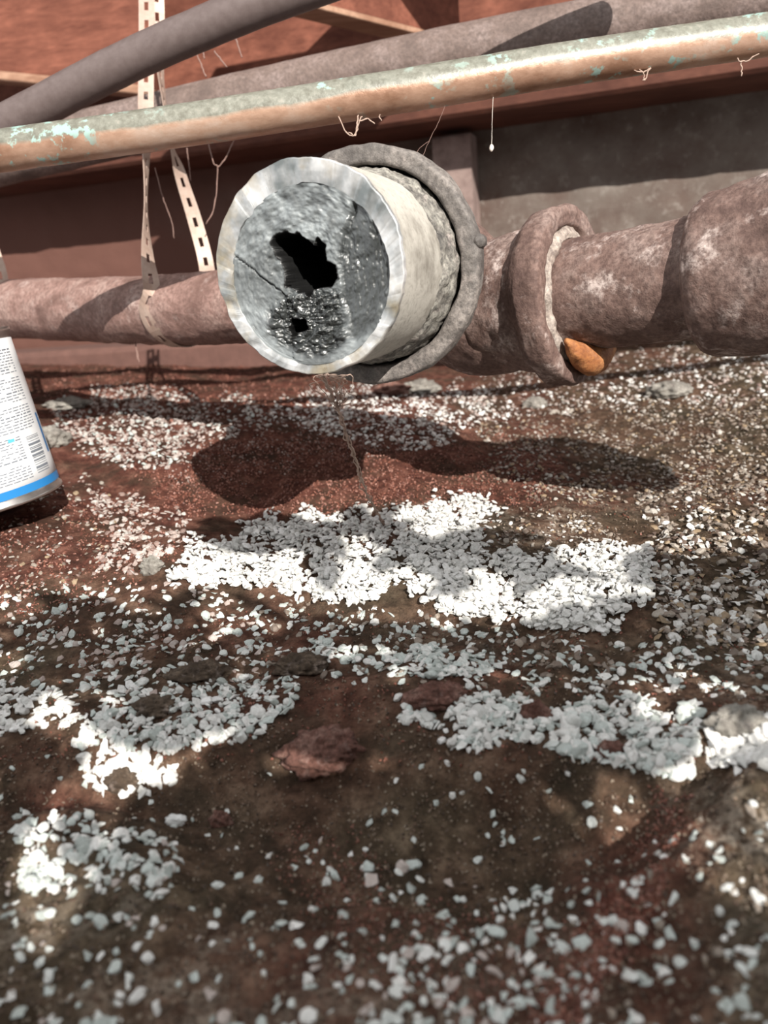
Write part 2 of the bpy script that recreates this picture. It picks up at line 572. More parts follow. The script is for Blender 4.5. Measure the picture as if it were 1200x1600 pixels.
# added unseen behind the camera: wall and leaves to cast foreground shade
def shade_wall_mesh():
    y0, h = -0.80, 1.085 * SUN_SLOPE
    nx = 420
    xs = np.linspace(-1.6, 2.2, nx)
    v = []
    for (yy, zz) in ((y0, -0.25), (y0, h), (y0 - 0.15, h), (y0 - 0.15, -0.25)):
        v.append(np.stack([xs, np.full(nx, yy), np.full(nx, zz)], 1))
    v = np.vstack(v)
    v[:, 2] += np.where(v[:, 2] > 0, 0.008 * vnoise(v * 6, 3), 0)
    for (cpx, cpy, wd_, dp_) in ((1135, 1310, 0.030, 0.065), (95, 1300, 0.022, 0.055)):   # notches shaped to let sun reach chosen ground spots
        g_ = hit(cpx, cpy)[0]
        xn = g_[0] - SUN_DIR.x / SUN_DIR.y * (g_[1] + 0.8)
        v[:, 2] -= np.where(v[:, 2] > 0, dp_ * np.exp(-((v[:, 0] - xn) / wd_) ** 4), 0)
    idx = np.arange(4 * nx).reshape(4, nx)
    f = []
    for k in range(4):
        a, b = idx[k], idx[(k + 1) % 4]
        f += [[a[i], a[i + 1], b[i + 1], b[i]] for i in range(nx - 1)]
    return v, f
o = mesh_obj('shade_wall', shade_wall_mesh(), m_simple('shade_wall_blocks', (0.30, 0.25, 0.22), 0.9, 0, 30, 0.5), smooth=False)
put(o, 'low block wall added out of view to shade the foreground', None, None, 'structure')
LEAF = m_simple('leaf_green', (0.07, 0.13, 0.04), 0.6)
def leaf_blocker():
    r = np.random.default_rng(4)
    V, F = [], []
    n = 0
    spots = []
    for k in range(400):                       # dense fringe just over the wall
        spots.append((r.uniform(-0.55, 1.15), -0.66 + r.uniform(-0.05, 0.09), (0.93 + 0.12 * r.random()) * SUN_SLOPE, 1.0))
    for k in range(36):
        spots.append((r.uniform(-0.55, 1.15), -0.66 + r.uniform(-0.05, 0.09), (1.05 + 0.10 * r.random()) * SUN_SLOPE, 0.7))
    for (cx_, cz_, hx_, hz_, m_) in CLUMPS:    # leaf clumps aimed to shade chosen ground spots
        for k in range(m_):
            spots.append((cx_ + hx_ * r.uniform(-1, 1), -0.62 + r.uniform(-0.02, 0.02), cz_ + hz_ * r.uniform(-1, 1), 0.9))
    for (x, y, z, sc_) in spots:
        u = norm(r.normal(size=3) * np.array([1.3, 0.5, 0.8]))
        w_ = norm(np.cross(u, r.normal(size=3) * np.array([0.4, 1.2, 0.4])))
        L, W = sc_ * r.uniform(0.020, 0.042), sc_ * r.uniform(0.009, 0.017)
        c = np.array([x, y, z])
        pts = [c - u * L, c - u * L * .4 + w_ * W, c + u * L * .4 + w_ * W * .9, c + u * L, c + u * L * .4 - w_ * W * .9, c - u * L * .4 - w_ * W]
        V += pts
        F.append([n + i for i in range(6)])
        n += 6
    for k in range(26):
        x = -0.75 + 2.0 * k / 25 + r.uniform(-.03, .03)
        q = [np.array([x, -0.70, -0.02]), np.array([x, -0.70, 0.25]), np.array([x + r.uniform(-.04, .04), -0.69, 0.5]), np.array([x + r.uniform(-.08, .08), -0.66, r.uniform(0.62, 0.72)])]
        v, f = sweep(catmull(q, 10), np.linspace(0.005, 0.0015, 10), 6)
        F += [[i + n for i in g] for g in f]
        V += list(v)
        n += len(v)
    return np.array(V), F
CLUMPS = []  # added leaf clumps, traced back along the sun from the ground they shade
for (cpx, cpy, hx_, hz_, m_) in ((470, 832, 0.068, 0.018, 42), (735, 872, 0.042, 0.018, 26), (1120, 900, 0.05, 0.018, 14), (120, 1010, 0.08, 0.03, 26), (900, 1180, 0.035, 0.008, 8), (690, 1120, 0.03, 0.012, 8)):
    g_ = hit(cpx, cpy)[0]
    b_ = g_ - np.array(SUN_DIR) * ((g_[1] + 0.62) / SUN_DIR.y)
    CLUMPS.append((b_[0], b_[2], hx_, hz_, m_))
o = mesh_obj('shade_leaves', leaf_blocker(), LEAF, smooth=False)
put(o, 'leaf cluster added out of view to cast dappled shade', 'leaf_blocker')
SHADE_BEAM = box(np.array([0.1, 1.02, 0.915]) + wdir * 1.05, norm(wdir), norm(np.cross(ZUP, wdir)), ZUP, 1.2, 0.035, 0.07, 0.004)  # unseen beam added to throw shade on the sill
o = mesh_obj('shade_beam', SHADE_BEAM, WOOD_D, smooth=False)
put(o, 'overhead beam added out of view to shade the sill', 'timber')
o = mesh_obj('ceiling', box((0.1, 1.75, 1.22), R0, np.array([0, 1.0, 0]), ZUP, 2.6, 0.75, 0.02), WOOD_D, smooth=False)
put(o, 'timber subfloor over the back of the crawl space', None, None, 'structure')

# low concrete footing that shows as a ledge at the foot of the wall, on the left
OFF = 0.17
fa = on_plane(-420, 560, WL + wnrm * 0.16, wnrm)
fb = on_plane(900, 560, WL + wnrm * 0.16, wnrm)
ftop = on_plane(200, 541, WL + wnrm * 0.16, wnrm)[2]
fc = (fa + fb) / 2
fv, ff = box((fc[0] - wnrm[0] * 0.08, fc[1] - wnrm[1] * 0.08, ftop - 0.10), wdir, wnrm, ZUP, np.linalg.norm((fb - fa)[:2]) / 2, 0.08, 0.10, 0.012)
fo = mesh_obj('trim_1', (fv, ff), m_simple('footing_concrete', (0.155, 0.078, 0.062), 0.95, 0, 30, 0.7, (0.10, 0.05, 0.04), 0.6, 0.004), smooth=False)
put(fo, 'low reddish concrete footing ledge at the foot of the wall', None, None, 'structure')

# timbers above the wall
p_sill = WL + wnrm * OFF
zs = on_plane(1000, 140, p_sill, wnrm)[2]
Lw = np.linalg.norm(WR - WL)
def along(s, off, z):
    q = WL + wdir * s + wnrm * off
    return np.array([q[0], q[1], z])
sill_h = 0.055
o = mesh_obj('sill_plate', box(along(Lw / 2, OFF / 2 - 0.02, zs + sill_h), wdir, wnrm, ZUP, Lw / 2, OFF / 2 + 0.02, sill_h, 0.006), WOOD_D, smooth=False)
put(o, 'dark red-brown timber sill lying on top of the concrete wall', 'timber')
o = mesh_obj('rim_joist', box(along(Lw / 2, 0.045, zs + 2 * sill_h + 0.20), wdir, wnrm, ZUP, Lw / 2, 0.045, 0.20, 0.004), WOOD, smooth=False)
put(o, 'wide red-brown rim joist board above the dark sill', 'timber')

# blocking board on the left: lit face with a pale lower edge
a, b = P(-260, 100, 1.42), P(232, 150, 1.36)
bd = norm(b - a)
bu = norm(ZUP - bd * bd[2])
bn = np.cross(bd, bu)
if bn[1] > 0: bn = -bn
bc = (a + b) / 2
t = thing('blocking_board', bc, 'sunlit red-brown board at upper left with a pale lower edge', 'timber')
part('board', box(bc + bu * 0.165 - bn * 0.02, bd, bn, bu, np.linalg.norm(b - a) / 2, 0.02, 0.15, 0.002), WOOD, t, smooth=False)
part('lower_edge', box(bc + bu * 0.008 - bn * 0.018, bd, bn, bu, np.linalg.norm(b - a) / 2, 0.024, 0.0075, 0.002), WOOD_L, t, smooth=False)

# floor joist running back to the wall, seen from below at the top centre
a, b = P(255, -22, 0.92), P(690, 80, 1.30)
bd = norm(b - a)
side = norm(np.cross(bd, ZUP))
bu = np.cross(side, bd)
bc = (a + b) / 2
t = thing('floor_joist', bc, 'floor joist with a pale underside running back to the rim board at top centre', 'timber')
hl = np.linalg.norm(b - a) / 2
part('board', box(bc + bu * 0.125 + side * 0.02, bd, side, bu, hl, 0.02, 0.118, 0.002), WOOD, t, smooth=False)
part('underside', box(bc + bu * 0.004 + side * 0.02, bd, side, bu, hl, 0.022, 0.004, 0.001), WOOD_L, t, smooth=False)

# short block standing against the wall
q = on_plane(712, 300, WL + wnrm * 0.05, wnrm)
zt = on_plane(712, 212, WL + wnrm * 0.05, wnrm)[2]
zb = -0.02
o = mesh_obj('wall_block', box((q[0] - wnrm[0] * 0.03, q[1] - wnrm[1] * 0.03, (zt + zb) / 2), wdir, wnrm, ZUP, 0.036, 0.05, (zt - zb) / 2, 0.004),
             m_simple('block_concrete', (0.30, 0.22, 0.195), 0.9, 0, 40, 0.7, (0.14, 0.09, 0.08), 0.5, 0.003), smooth=False)
put(o, 'narrow upright block against the wall, just right of the pipe hub', 'block')

# ------------------------------------------------------------------ cast iron drain line
HUB = P(576, 420, 0.512)
FRONT = P(478, 421, 0.427)
AX = norm(HUB - FRONT)                       # from the cut end back into the tee
E1 = norm(np.cross(AX, ZUP))                 # to the right
E2 = np.cross(E1, AX)                        # up
STUB_L = float(np.linalg.norm(HUB - FRONT))
TEE = HUB + AX * 0.115
RING = P(886, 464, 0.560)
RUN_END = P(1105, 433, 0.500)
RD = norm(RUN_END - RING)                    # run direction to the right
LEFT = [P(-260, 484, 1.07), P(0, 483, 0.935), P(330, 482, 0.745)]

# tee fitting
t = thing('drain_tee', (TEE[0], TEE[1], TEE[2] - 0.06), 'grey cast-iron tee fitting whose wide hub holds the cut pipe', 'pipe fitting')
hub_prof = [(0.110, 0.046), (0.075, 0.052), (0.050, 0.062), (0.032, 0.0665), (0.022, 0.0685), (0.016, 0.0735), (0.010, 0.0758), (0.001, 0.0762),
            (-0.003, 0.0752), (-0.0042, 0.0735), (-0.0042, 0.0655), (-0.0030, 0.0640), (0.001, 0.0634), (0.018, 0.0630), (0.02, 0.056)]
hub = part('hub', lathe(HUB, AX, hub_prof, 140, 0.0011, 70, 2, 0.0022), HUBM, t)
na = math.radians(8)
nubc = HUB + (E1 * math.cos(na) + E2 * math.sin(na)) * 0.0755 + AX * 0.001
part('mould_seam_nub', sweep(catmull([nubc - AX * 0.005, nubc + AX * 0.002, nubc + AX * 0.012], 9), [0.0005, 0.003, 0.0046, 0.005, 0.005, 0.0048, 0.0042, 0.003, 0.0006], 12, 0.0006, 200), HUBM, hub)
body_path = [TEE - RD * 0.09, TEE - RD * 0.05, TEE, RING - RD * 0.075, RING - RD * 0.045]
part('body', sweep(catmull(body_path, 60), np.interp(np.linspace(0, 1, 60), [0, .3, .7, 1], [0.042, 0.050, 0.050, 0.049]), 80, 0.0012, 80, 4), RUST, t)
ring_prof = [(-0.085, 0.046), (-0.050, 0.0495), (-0.030, 0.0520), (-0.019, 0.0540), (-0.0145, 0.0600), (-0.0095, 0.0632), (0.002, 0.0636), (0.0065, 0.0620), (0.0075, 0.057),
             (0.0065, 0.0500), (0.002, 0.0480), (-0.012, 0.0475), (-0.013, 0.040)]
sh = part('side_hub', lathe(RING, RD, ring_prof, 120, 0.0012, 80, 6, 0.0022), RUST, t)
LEAD = m_rust('pale_joint_lead', (0.40, 0.33, 0.28), (0.60, 0.53, 0.47), (0.13, 0.10, 0.09), 0.7, 0.6)
part('joint_lead', lathe(RING, RD, [(-0.012, 0.047), (0.0035, 0.0485), (0.006, 0.046), (0.0075, 0.043), (0.007, 0.0395), (0.002, 0.0385)], 110, 0.0018, 130, 9, 0.0015), LEAD, sh)
RDp = norm(np.cross(RD, ZUP))
DOWN = norm(-ZUP + RD * np.dot(ZUP, RD))
# orange rust scale hanging below the joint
def blob(c, ex, ey, ez, rx, ry, rz, amp, scale, seed, n=28, m=20):
    th = np.linspace(0, 2 * math.pi, n, endpoint=False)
    ph = np.linspace(0.06, math.pi - 0.06, m)
    T, Q = np.meshgrid(th, ph)
    d = np.stack([np.sin(Q) * np.cos(T), np.sin(Q) * np.sin(T), np.cos(Q)], -1).reshape(-1, 3)
    k = 1 + amp * fbm(d * scale + seed, 3, seed)
    v = np.asarray(c) + (d * k[:, None] * np.array([rx, ry, rz])) @ np.stack([ex, ey, ez])
    idx = np.arange(n * m).reshape(m, n)
    nx = np.roll(idx, -1, 1)
    f = np.stack([idx[:-1], idx[1:], nx[1:], nx[:-1]], -1).reshape(-1, 4).tolist()
    f += [idx[0].tolist(), idx[-1][::-1].tolist()]
    return v, f
ORANGE = m_rust('orange_rust', (0.40, 0.155, 0.052), (0.55, 0.27, 0.11), (0.20, 0.07, 0.03), 0.2, 0.7)
arc = []
for an in np.radians(np.linspace(-70, 52, 40)):
    arc.append(RING + RD * (0.0145 + 0.002 * math.sin(an * 5)) + (DOWN * math.cos(an) + RDp * math.sin(an)) * 0.0452)
ar = 0.0128 * np.cos(np.linspace(-1.54, 1.54, 40)) ** 0.8 + 0.0004
part('rust_scale', sweep(np.array(arc), ar, 28, 0.0012, 140, 8, True, 4), ORANGE, t)

# pipe to the right, and the fitting at the frame's edge
e = RUN_END + RD * 0.02
pth = catmull([RING - RD * 0.006, RING + RD * 0.05, RING + RD * 0.10, e], 90)
o = mesh_obj('drain_pipe', sweep(pth, 0.0392, 96, 0.0010, 85, 12, True, 5), RUST)
put(o, 'rusty pinkish-brown iron pipe with white flecks, right of the ringed joint', 'pipe')
SH = P(1093, 435, 0.503)
pe = [SH - RD * 0.001, SH + RD * 0.003, SH + RD * 0.010, SH + RD * 0.03, SH + RD * 0.055 + ZUP * 0.004, SH + RD * 0.085 + ZUP * 0.012, SH + RD * 0.12 + ZUP * 0.022, SH + RD * 0.16 + ZUP * 0.03, SH + RD * 0.19 + ZUP * 0.034]
pr = [0.0395, 0.0480, 0.0515, 0.0525, 0.0530, 0.0545, 0.057, 0.058, 0.058]
pth = catmull(pe, 80)
rr = np.interp(np.linspace(0, len(pe) - 1, 80), range(len(pe)), pr)
t = thing('drain_elbow', SH - ZUP * 0.055, 'thick rusty pipe fitting cut off by the right edge of the picture', 'pipe fitting')
part('body', sweep(pth, rr, 96, 0.0012, 80, 15, True, 5), RUST, t)

# pipe to the left
lp = catmull([LEFT[0] + (LEFT[0] - LEFT[1]) * 1.5, LEFT[0], LEFT[1], LEFT[2], TEE - RD * 0.055], 150)
o = mesh_obj('drain_pipe', sweep(lp, np.linspace(0.0335, 0.0345, 150), 80, 0.0014, 70, 17, True, 5), RUST_LEFT)
put(o, 'dusty pinkish iron pipe running left behind the cut end', 'pipe')

# ------------------------------------------------------------------ cut stub with sludge
CUTM = None
def m_cut():
    n = NT('ground_bare_metal')
    f = n.noise(180, 5, 0.6, vec=n.map(scale=(1, 1, 0.35)))
    big = n.noise(38, 4, 0.6)
    c = n.ramp(big, [(0.34, (0.22, 0.24, 0.24)), (0.48, (0.50, 0.51, 0.51)), (0.60, (0.86, 0.86, 0.85))])
    c = n.mix(n.ramp(n.noise(27, 4, 0.6, vec=n.map(loc=(2, 5, 1))), [(0.56, 0.0), (0.68, 0.7)]), c, (0.45, 0.36, 0.22))
    n.bump(f, 0.25, 0.0006)
    return n.fin(c, n.ramp(f, [(0.3, 0.25), (0.7, 0.5)]), 0.55, 0.5)
def m_dusty_tube():
    n = NT('dusty_pipe_wall')
    a = n.noise(24, 5, 0.6)
    f = n.noise(330, 4, 0.7)
    c = n.ramp(a, [(0.32, (0.22, 0.20, 0.17)), (0.48, (0.46, 0.43, 0.38)), (0.66, (0.55, 0.52, 0.46))])
    c = n.mix(n.ramp(f, [(0.32, 0.5), (0.5, 0.0)]), c, (0.20, 0.18, 0.15))
    n.bump(f, 0.4, 0.0008)
    return n.fin(c, 0.8, 0.0, 0.3)
def m_sludge():
    n = NT('grey_sludge')
    tone = n.attr('tone', 2)
    wet = n.attr('wet', 2)
    f = n.noise(260, 6, 0.7)
    g = n.noise(90, 5, 0.65)
    c = n.mix(tone, (0.018, 0.020, 0.019), (0.265, 0.29, 0.297))
    c = n.mix(n.ramp(g, [(0.32, 0.5), (0.48, 0.0)]), c, (0.075, 0.080, 0.080))
    c = n.mix(n.math('MULTIPLY', n.ramp(f, [(0.60, 0.0), (0.74, 0.5)]), tone), c, (0.44, 0.46, 0.46))
    c = n.mix(n.attr('hole_shade', 2), c, (0.006, 0.006, 0.006))  # shade inside the holes painted into the sludge colour
    rough = n.math('SUBTRACT', 0.62, n.math('MULTIPLY', wet, 0.47))
    n.bump(n.math('ADD', f, n.math('MULTIPLY', g, 0.7)), 0.5, 0.0010)
    n.setin(n.b.inputs['Coat Weight'], n.math('MULTIPLY', wet, 0.9))
    n.b.inputs['Coat Roughness'].default_value = 0.09
    return n.fin(c, rough, 0.0, 0.6)

t = thing('cut_drain_stub', FRONT + AX * STUB_L * 0.5 - ZUP * 0.057, 'cut-off iron pipe end choked with wet grey sludge, pointing at the camera', 'pipe')
R_OUT, R_IN = 0.0572, 0.0478
IC = np.array([0.0006, -0.0040])             # the bore sits low: the wall is thicker at the top
# outer wall
part('pipe_wall', lathe(FRONT, AX, [(0.0022, R_OUT - 0.0002), (0.02, R_OUT), (0.05, R_OUT), (STUB_L + 0.03, R_OUT)], 120, 0.0003, 60, 21, 0.003), m_dusty_tube(), t)
# cut rim: irregular bevelled annulus, with the inside wall
def rim():
    n = 300
    rows = [(0.0035, 'o', 0.0), (0.0006, 'o', -0.0002), (0.0, 'o', -0.0008), (0.0002, 'm', 0.0), (0.0010, 'i', 0.0004), (0.0035, 'i', 0.0), (0.03, 'i', 0.0)]
    V = []
    ang = np.linspace(0, 2 * math.pi, n, endpoint=False)
    d2 = np.stack([np.cos(ang), np.sin(ang)], 1)
    jag = 0.0007 * fbm(np.stack([d2[:, 0] * 9, d2[:, 1] * 9, np.zeros(n)], 1), 3, 40)
    chip = np.clip(fbm(np.stack([d2[:, 0] * 4, d2[:, 1] * 4, np.ones(n)], 1), 2, 44) - 0.25, 0, 1)
    for (tt, kind, dr) in rows:
        outer = d2 * (R_OUT + 0.0007 + dr + jag)[:, None] if kind != 'i' else None
        inner = IC + d2 * (R_IN + dr - jag)[:, None]
        if kind == 'o': q = outer
        elif kind == 'i': q = inner
        else: q = (d2 * (R_OUT + jag)[:, None] + inner) / 2
        dep = tt + (0.0022 * chip if kind in 'om' and tt < 0.003 else 0) + 0.0006 * jag / 0.0007
        V.append(FRONT + q[:, :1] * E1 + q[:, 1:] * E2 + np.outer(dep * np.ones(n), AX))
    V = np.vstack(V)
    idx = np.arange(len(V)).reshape(-1, n)
    nx = np.roll(idx, -1, 1)
    return V, np.stack([idx[:-1], nx[:-1], nx[1:], idx[1:]], -1).reshape(-1, 4).tolist()
part('cut_rim', rim(), m_cut(), t, smooth=False)

def plane2(px, py):
    q = on_plane(px, py, FRONT + AX * 0.004, AX) - FRONT
    return np.array([np.dot(q, E1), np.dot(q, E2)])
Z7 = lambda x, y: plane2(330 + x * 330 / 1200, 230 + y * 370 / 1345)    # positions read off an enlarged view
def seg_dist(p, poly, closed=True):
    poly = np.asarray(poly)
    m = len(poly)
    best = np.full(len(p), 9.0)
    inside = np.zeros(len(p), bool)
    for i in range(m if closed else m - 1):
        a, b = poly[i], poly[(i + 1) % m]
        ab = b - a
        u = np.clip(((p - a) @ ab) / (ab @ ab + 1e-12), 0, 1)
        best = np.minimum(best, np.linalg.norm(p - (a + u[:, None] * ab), axis=1))
        if closed:
            c = ((a[1] > p[:, 1]) != (b[1] > p[:, 1])) & (p[:, 0] < (b[0] - a[0]) * (p[:, 1] - a[1]) / (b[1] - a[1] + 1e-12) + a[0])
            inside ^= c
    return np.where(inside, -best, best) if closed else best
def sludge():
    nr, na_ = 150, 300
    rr = np.linspace(0, 1, nr) ** 0.85
    th = np.linspace(0, 2 * math.pi, na_, endpoint=False)
    RRR, TH = np.meshgrid(rr, th, indexing='ij')
    q = np.stack([(RRR * np.cos(TH)).ravel(), (RRR * np.sin(TH)).ravel()], 1) * (R_IN + 0.0006) + IC
    p3 = np.stack([q[:, 0], q[:, 1], np.zeros(len(q))], 1)
    qw = q + 0.0010 * np.stack([fbm(p3 * 260, 3, 51), fbm(p3 * 260, 3, 52)], 1)
    hole1 = [Z7(*a) for a in [(352, 505), (430, 490), (500, 485), (560, 530), (590, 550), (610, 520), (650, 560), (660, 640), (705, 670), (722, 740), (690, 790), (590, 810), (565, 850), (520, 820), (440, 790), (428, 700), (390, 620), (355, 560)]]
    hole2 = [Z7(*a) for a in [(450, 975), (545, 980), (560, 1035), (500, 1050), (455, 1090), (442, 1040)]]
    d1, d2 = seg_dist(qw, hole1), seg_dist(qw, hole2)
    wedge = [Z7(*a) for a in [(850, 300), (1000, 480), (1040, 700), (960, 980), (880, 1080), (770, 1090), (760, 820), (740, 640), (770, 470)]]
    dw = seg_dist(qw, wedge)
    lump = [Z7(*a) for a in [(330, 930), (430, 840), (600, 810), (740, 830), (760, 1000), (780, 1120), (640, 1200), (440, 1150), (330, 1060)]]
    dl = seg_dist(qw, lump)
    crack = [Z7(*a) for a in [(75, 585), (200, 650), (320, 760), (440, 850)]]
    dc = seg_dist(qw, crack, False)
    tear = [Z7(*a) for a in [(850, 230), (815, 360), (770, 480), (740, 600)]]
    dt = seg_dist(qw, tear, False)
    sm = lambda x, a, b: (lambda u: u * u * (3 - 2 * u))(np.clip((x - a) / (b - a), 0, 1))
    L = 1 - sm(dl, -0.003, 0.003)
    W = 1 - sm(dw + 0.0022 * fbm(p3 * 130, 3, 54), -0.0026, 0.0022)
    dep = 0.0010 + 0.0008 * fbm(p3 * 110, 4, 61) + 0.0003 * fbm(p3 * 620, 3, 62) + 0.0007 * (q[:, 1] > -0.002) * fbm(p3 * 300, 3, 63)
    rad = np.linalg.norm(q - IC, axis=1) / R_IN
    dep += 0.0030 * (1 - rad)
    dep += 0.0022 * W + W * 0.0003 * fbm(np.stack([q[:, 0] * 700, q[:, 1] * 90, 0 * rad], 1), 3, 64)
    dep += L * (0.0022 - 0.0030 * np.abs(fbm(p3 * 210, 2, 66)) - 0.0014 * np.abs(fbm(p3 * 560, 2, 67)))
    dep += 0.0016 * (1 - sm(dc, 0, 0.0009)) + 0.0022 * (1 - sm(dt, 0, 0.0012))
    below = sm(-((q - crack[1]) @ norm(np.array([-(crack[3] - crack[1])[1], (crack[3] - crack[1])[0]]))), -0.0005, 0.0008) * (q[:, 0] < crack[3][0])
    dep += 0.0010 * below
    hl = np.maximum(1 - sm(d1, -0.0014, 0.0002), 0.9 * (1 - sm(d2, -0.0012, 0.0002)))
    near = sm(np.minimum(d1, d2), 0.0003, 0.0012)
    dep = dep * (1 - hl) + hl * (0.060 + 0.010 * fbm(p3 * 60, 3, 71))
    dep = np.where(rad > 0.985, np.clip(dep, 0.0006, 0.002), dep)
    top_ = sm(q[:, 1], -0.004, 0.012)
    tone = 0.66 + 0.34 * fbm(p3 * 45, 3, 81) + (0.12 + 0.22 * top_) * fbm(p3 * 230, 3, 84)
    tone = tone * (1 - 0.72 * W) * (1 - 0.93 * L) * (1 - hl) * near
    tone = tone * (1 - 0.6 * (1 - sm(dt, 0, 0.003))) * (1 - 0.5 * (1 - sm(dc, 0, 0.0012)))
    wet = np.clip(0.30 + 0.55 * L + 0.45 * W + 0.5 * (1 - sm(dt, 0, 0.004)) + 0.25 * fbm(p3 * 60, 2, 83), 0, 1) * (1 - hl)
    v = FRONT + q[:, :1] * E1 + q[:, 1:] * E2 + dep[:, None] * AX
    idx = np.arange(nr * na_).reshape(nr, na_)
    nx = np.roll(idx, -1, 1)
    f = np.stack([idx[:-1], nx[:-1], nx[1:], idx[1:]], -1).reshape(-1, 4).tolist()
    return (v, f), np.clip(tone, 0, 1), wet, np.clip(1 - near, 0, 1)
sv, tone, wet, hole_shade = sludge()
part('sludge_plug', sv, m_sludge(), t, attrs={'tone': tone, 'wet': wet, 'hole_shade': hole_shade})
# packing squeezed out round the stub where it enters the hub
PACK = m_rust('crumbly_packing', (0.27, 0.25, 0.22), (0.42, 0.40, 0.35), (0.05, 0.047, 0.045), 0.5, 0.75, 300, 60)
part('joint_packing', lathe(HUB, AX, [(-0.026, R_OUT - 0.001), (-0.021, 0.0585), (-0.012, 0.0600), (-0.006, 0.0614), (0.000, 0.0618), (0.010, 0.0614)], 170, 0.0016, 160, 25, 0.0014), PACK, t)

# ------------------------------------------------------------------ pipes overhead
cp = catmull([P(-1000, 380, 0.58), P(-260, 273, 0.575), P(0, 236, 0.570), P(300, 194, 0.565), P(600, 147, 0.56), P(900, 98, 0.56), P(1200, 54, 0.56), P(1450, 16, 0.56), P(2300, -115, 0.56)], 140)
o = mesh_obj('copper_pipe', sweep(cp, 0.01445, 64, 0.00022, 60, 31), COPPER)
put(o, 'weathered copper pipe with green patina crossing in front of the cut end', 'pipe')
BROWN = m_rust('dull_grey_brown_pipe', (0.20, 0.145, 0.125), (0.27, 0.205, 0.185), (0.11, 0.08, 0.07), 0.12, 0.7)
bp = catmull([P(-700, 430, 1.06), P(-200, 300, 0.98), P(100, 224, 0.93), P(400, 154, 0.88), P(700, 90, 0.83), P(1000, 32, 0.79), P(1400, -50, 0.74), P(2200, -215, 0.66)], 100)
o = mesh_obj('iron_pipe', sweep(bp, np.linspace(0.0305, 0.0285, 100), 64, 0.0004, 70, 33), BROWN)
put(o, 'dull brown pipe running along just behind the copper pipe', 'pipe')
GREYP = m_simple('grey_brown_tube', (0.14, 0.108, 0.102), 0.45, 0, 140, 0.5, (0.085, 0.06, 0.055), 0.25, 0.0006, 0.4)
dp = catmull([P(-160, 278, 0.72), P(-20, 208, 0.71), P(70, 163, 0.70), P(150, 121, 0.69), P(230, 82, 0.68), P(310, 47, 0.67), P(400, 10, 0.66), P(520, -34, 0.65), P(800, -130, 0.64), P(1100, -230, 0.63)], 110)
o = mesh_obj('drain_tube', sweep(dp, 0.0166, 56, 0.00025, 60, 35), GREYP)
put(o, 'grey-brown tube slanting up from the left edge above the copper pipe', 'pipe')

# ------------------------------------------------------------------ perforated hanger straps
STRAP = m_simple('perforated_strap_metal', (0.46, 0.35, 0.29), 0.5, 0.25, 120, 0.45, (0.33, 0.20, 0.15), 0.2, 0.0005)
def strap(ctrl, width=0.0160, pitch=0.021, hole_w=0.27, hole_l=0.46, th=0.0008):
    """ctrl: (point, width direction) pairs; slots are real openings"""
    pts = np.array([c[0] for c in ctrl])
    wd = np.array([c[1] for c in ctrl])
    n = 600
    pp, ww = catmull(pts, n), catmull(wd, n)
    s = np.concatenate([[0], np.cumsum(np.linalg.norm(np.diff(pp, axis=0), axis=1))])
    cells = int(s[-1] / pitch)
    marks = []
    for k in range(cells):
        marks += [(k * pitch, 0), (k * pitch + pitch * (0.5 - hole_l / 2), 1), (k * pitch + pitch * 0.5, 1), (k * pitch + pitch * (0.5 + hole_l / 2), 0)]
    V, F = [], []
    M = np.array([m[0] for m in marks])
    q = np.stack([np.interp(M, s, pp[:, i]) for i in range(3)], 1)
    wv = np.stack([np.interp(M, s, ww[:, i]) for i in range(3)], 1)
    tan = np.gradient(q, axis=0)
    tan /= np.linalg.norm(tan, axis=1)[:, None]
    wv = wv - tan * np.sum(wv * tan, 1)[:, None]
    wv /= np.linalg.norm(wv, axis=1)[:, None]
    nn = np.cross(tan, wv)
    hw = width / 2
    offs = [-hw, -hw * hole_w, hw * hole_w, hw]
    for side in (-1, 1):
        for x in offs:
            V.append(q + wv * x + nn * side * th / 2)
    V = np.stack(V, 1).reshape(-1, 3)       # 8 per mark: 0-3 lower, 4-7 upper
    hole = [m[1] for m in marks]
    for i in range(len(marks) - 1):
        a, b = i * 8, i * 8 + 8
        open_ = hole[i] == 1
        for j in range(3):
            if open_ and j == 1: continue
            F.append([a + j, a + j + 1, b + j + 1, b + j])
            F.append([a + 4 + j, b + 4 + j, b + 5 + j, a + 5 + j])
        F.append([a, b, b + 4, a + 4])
        F.append([a + 3, a + 7, b + 7, b + 3])
        if open_:
            F.append([a + 1, a + 5, b + 5, b + 1])
            F.append([a + 2, b + 2, b + 6, a + 6])
    return V, F
def interp_path(px):
    k = np.argmin([abs(proj(q[None])[0][0] - px) for q in lp])
    return lp[k]
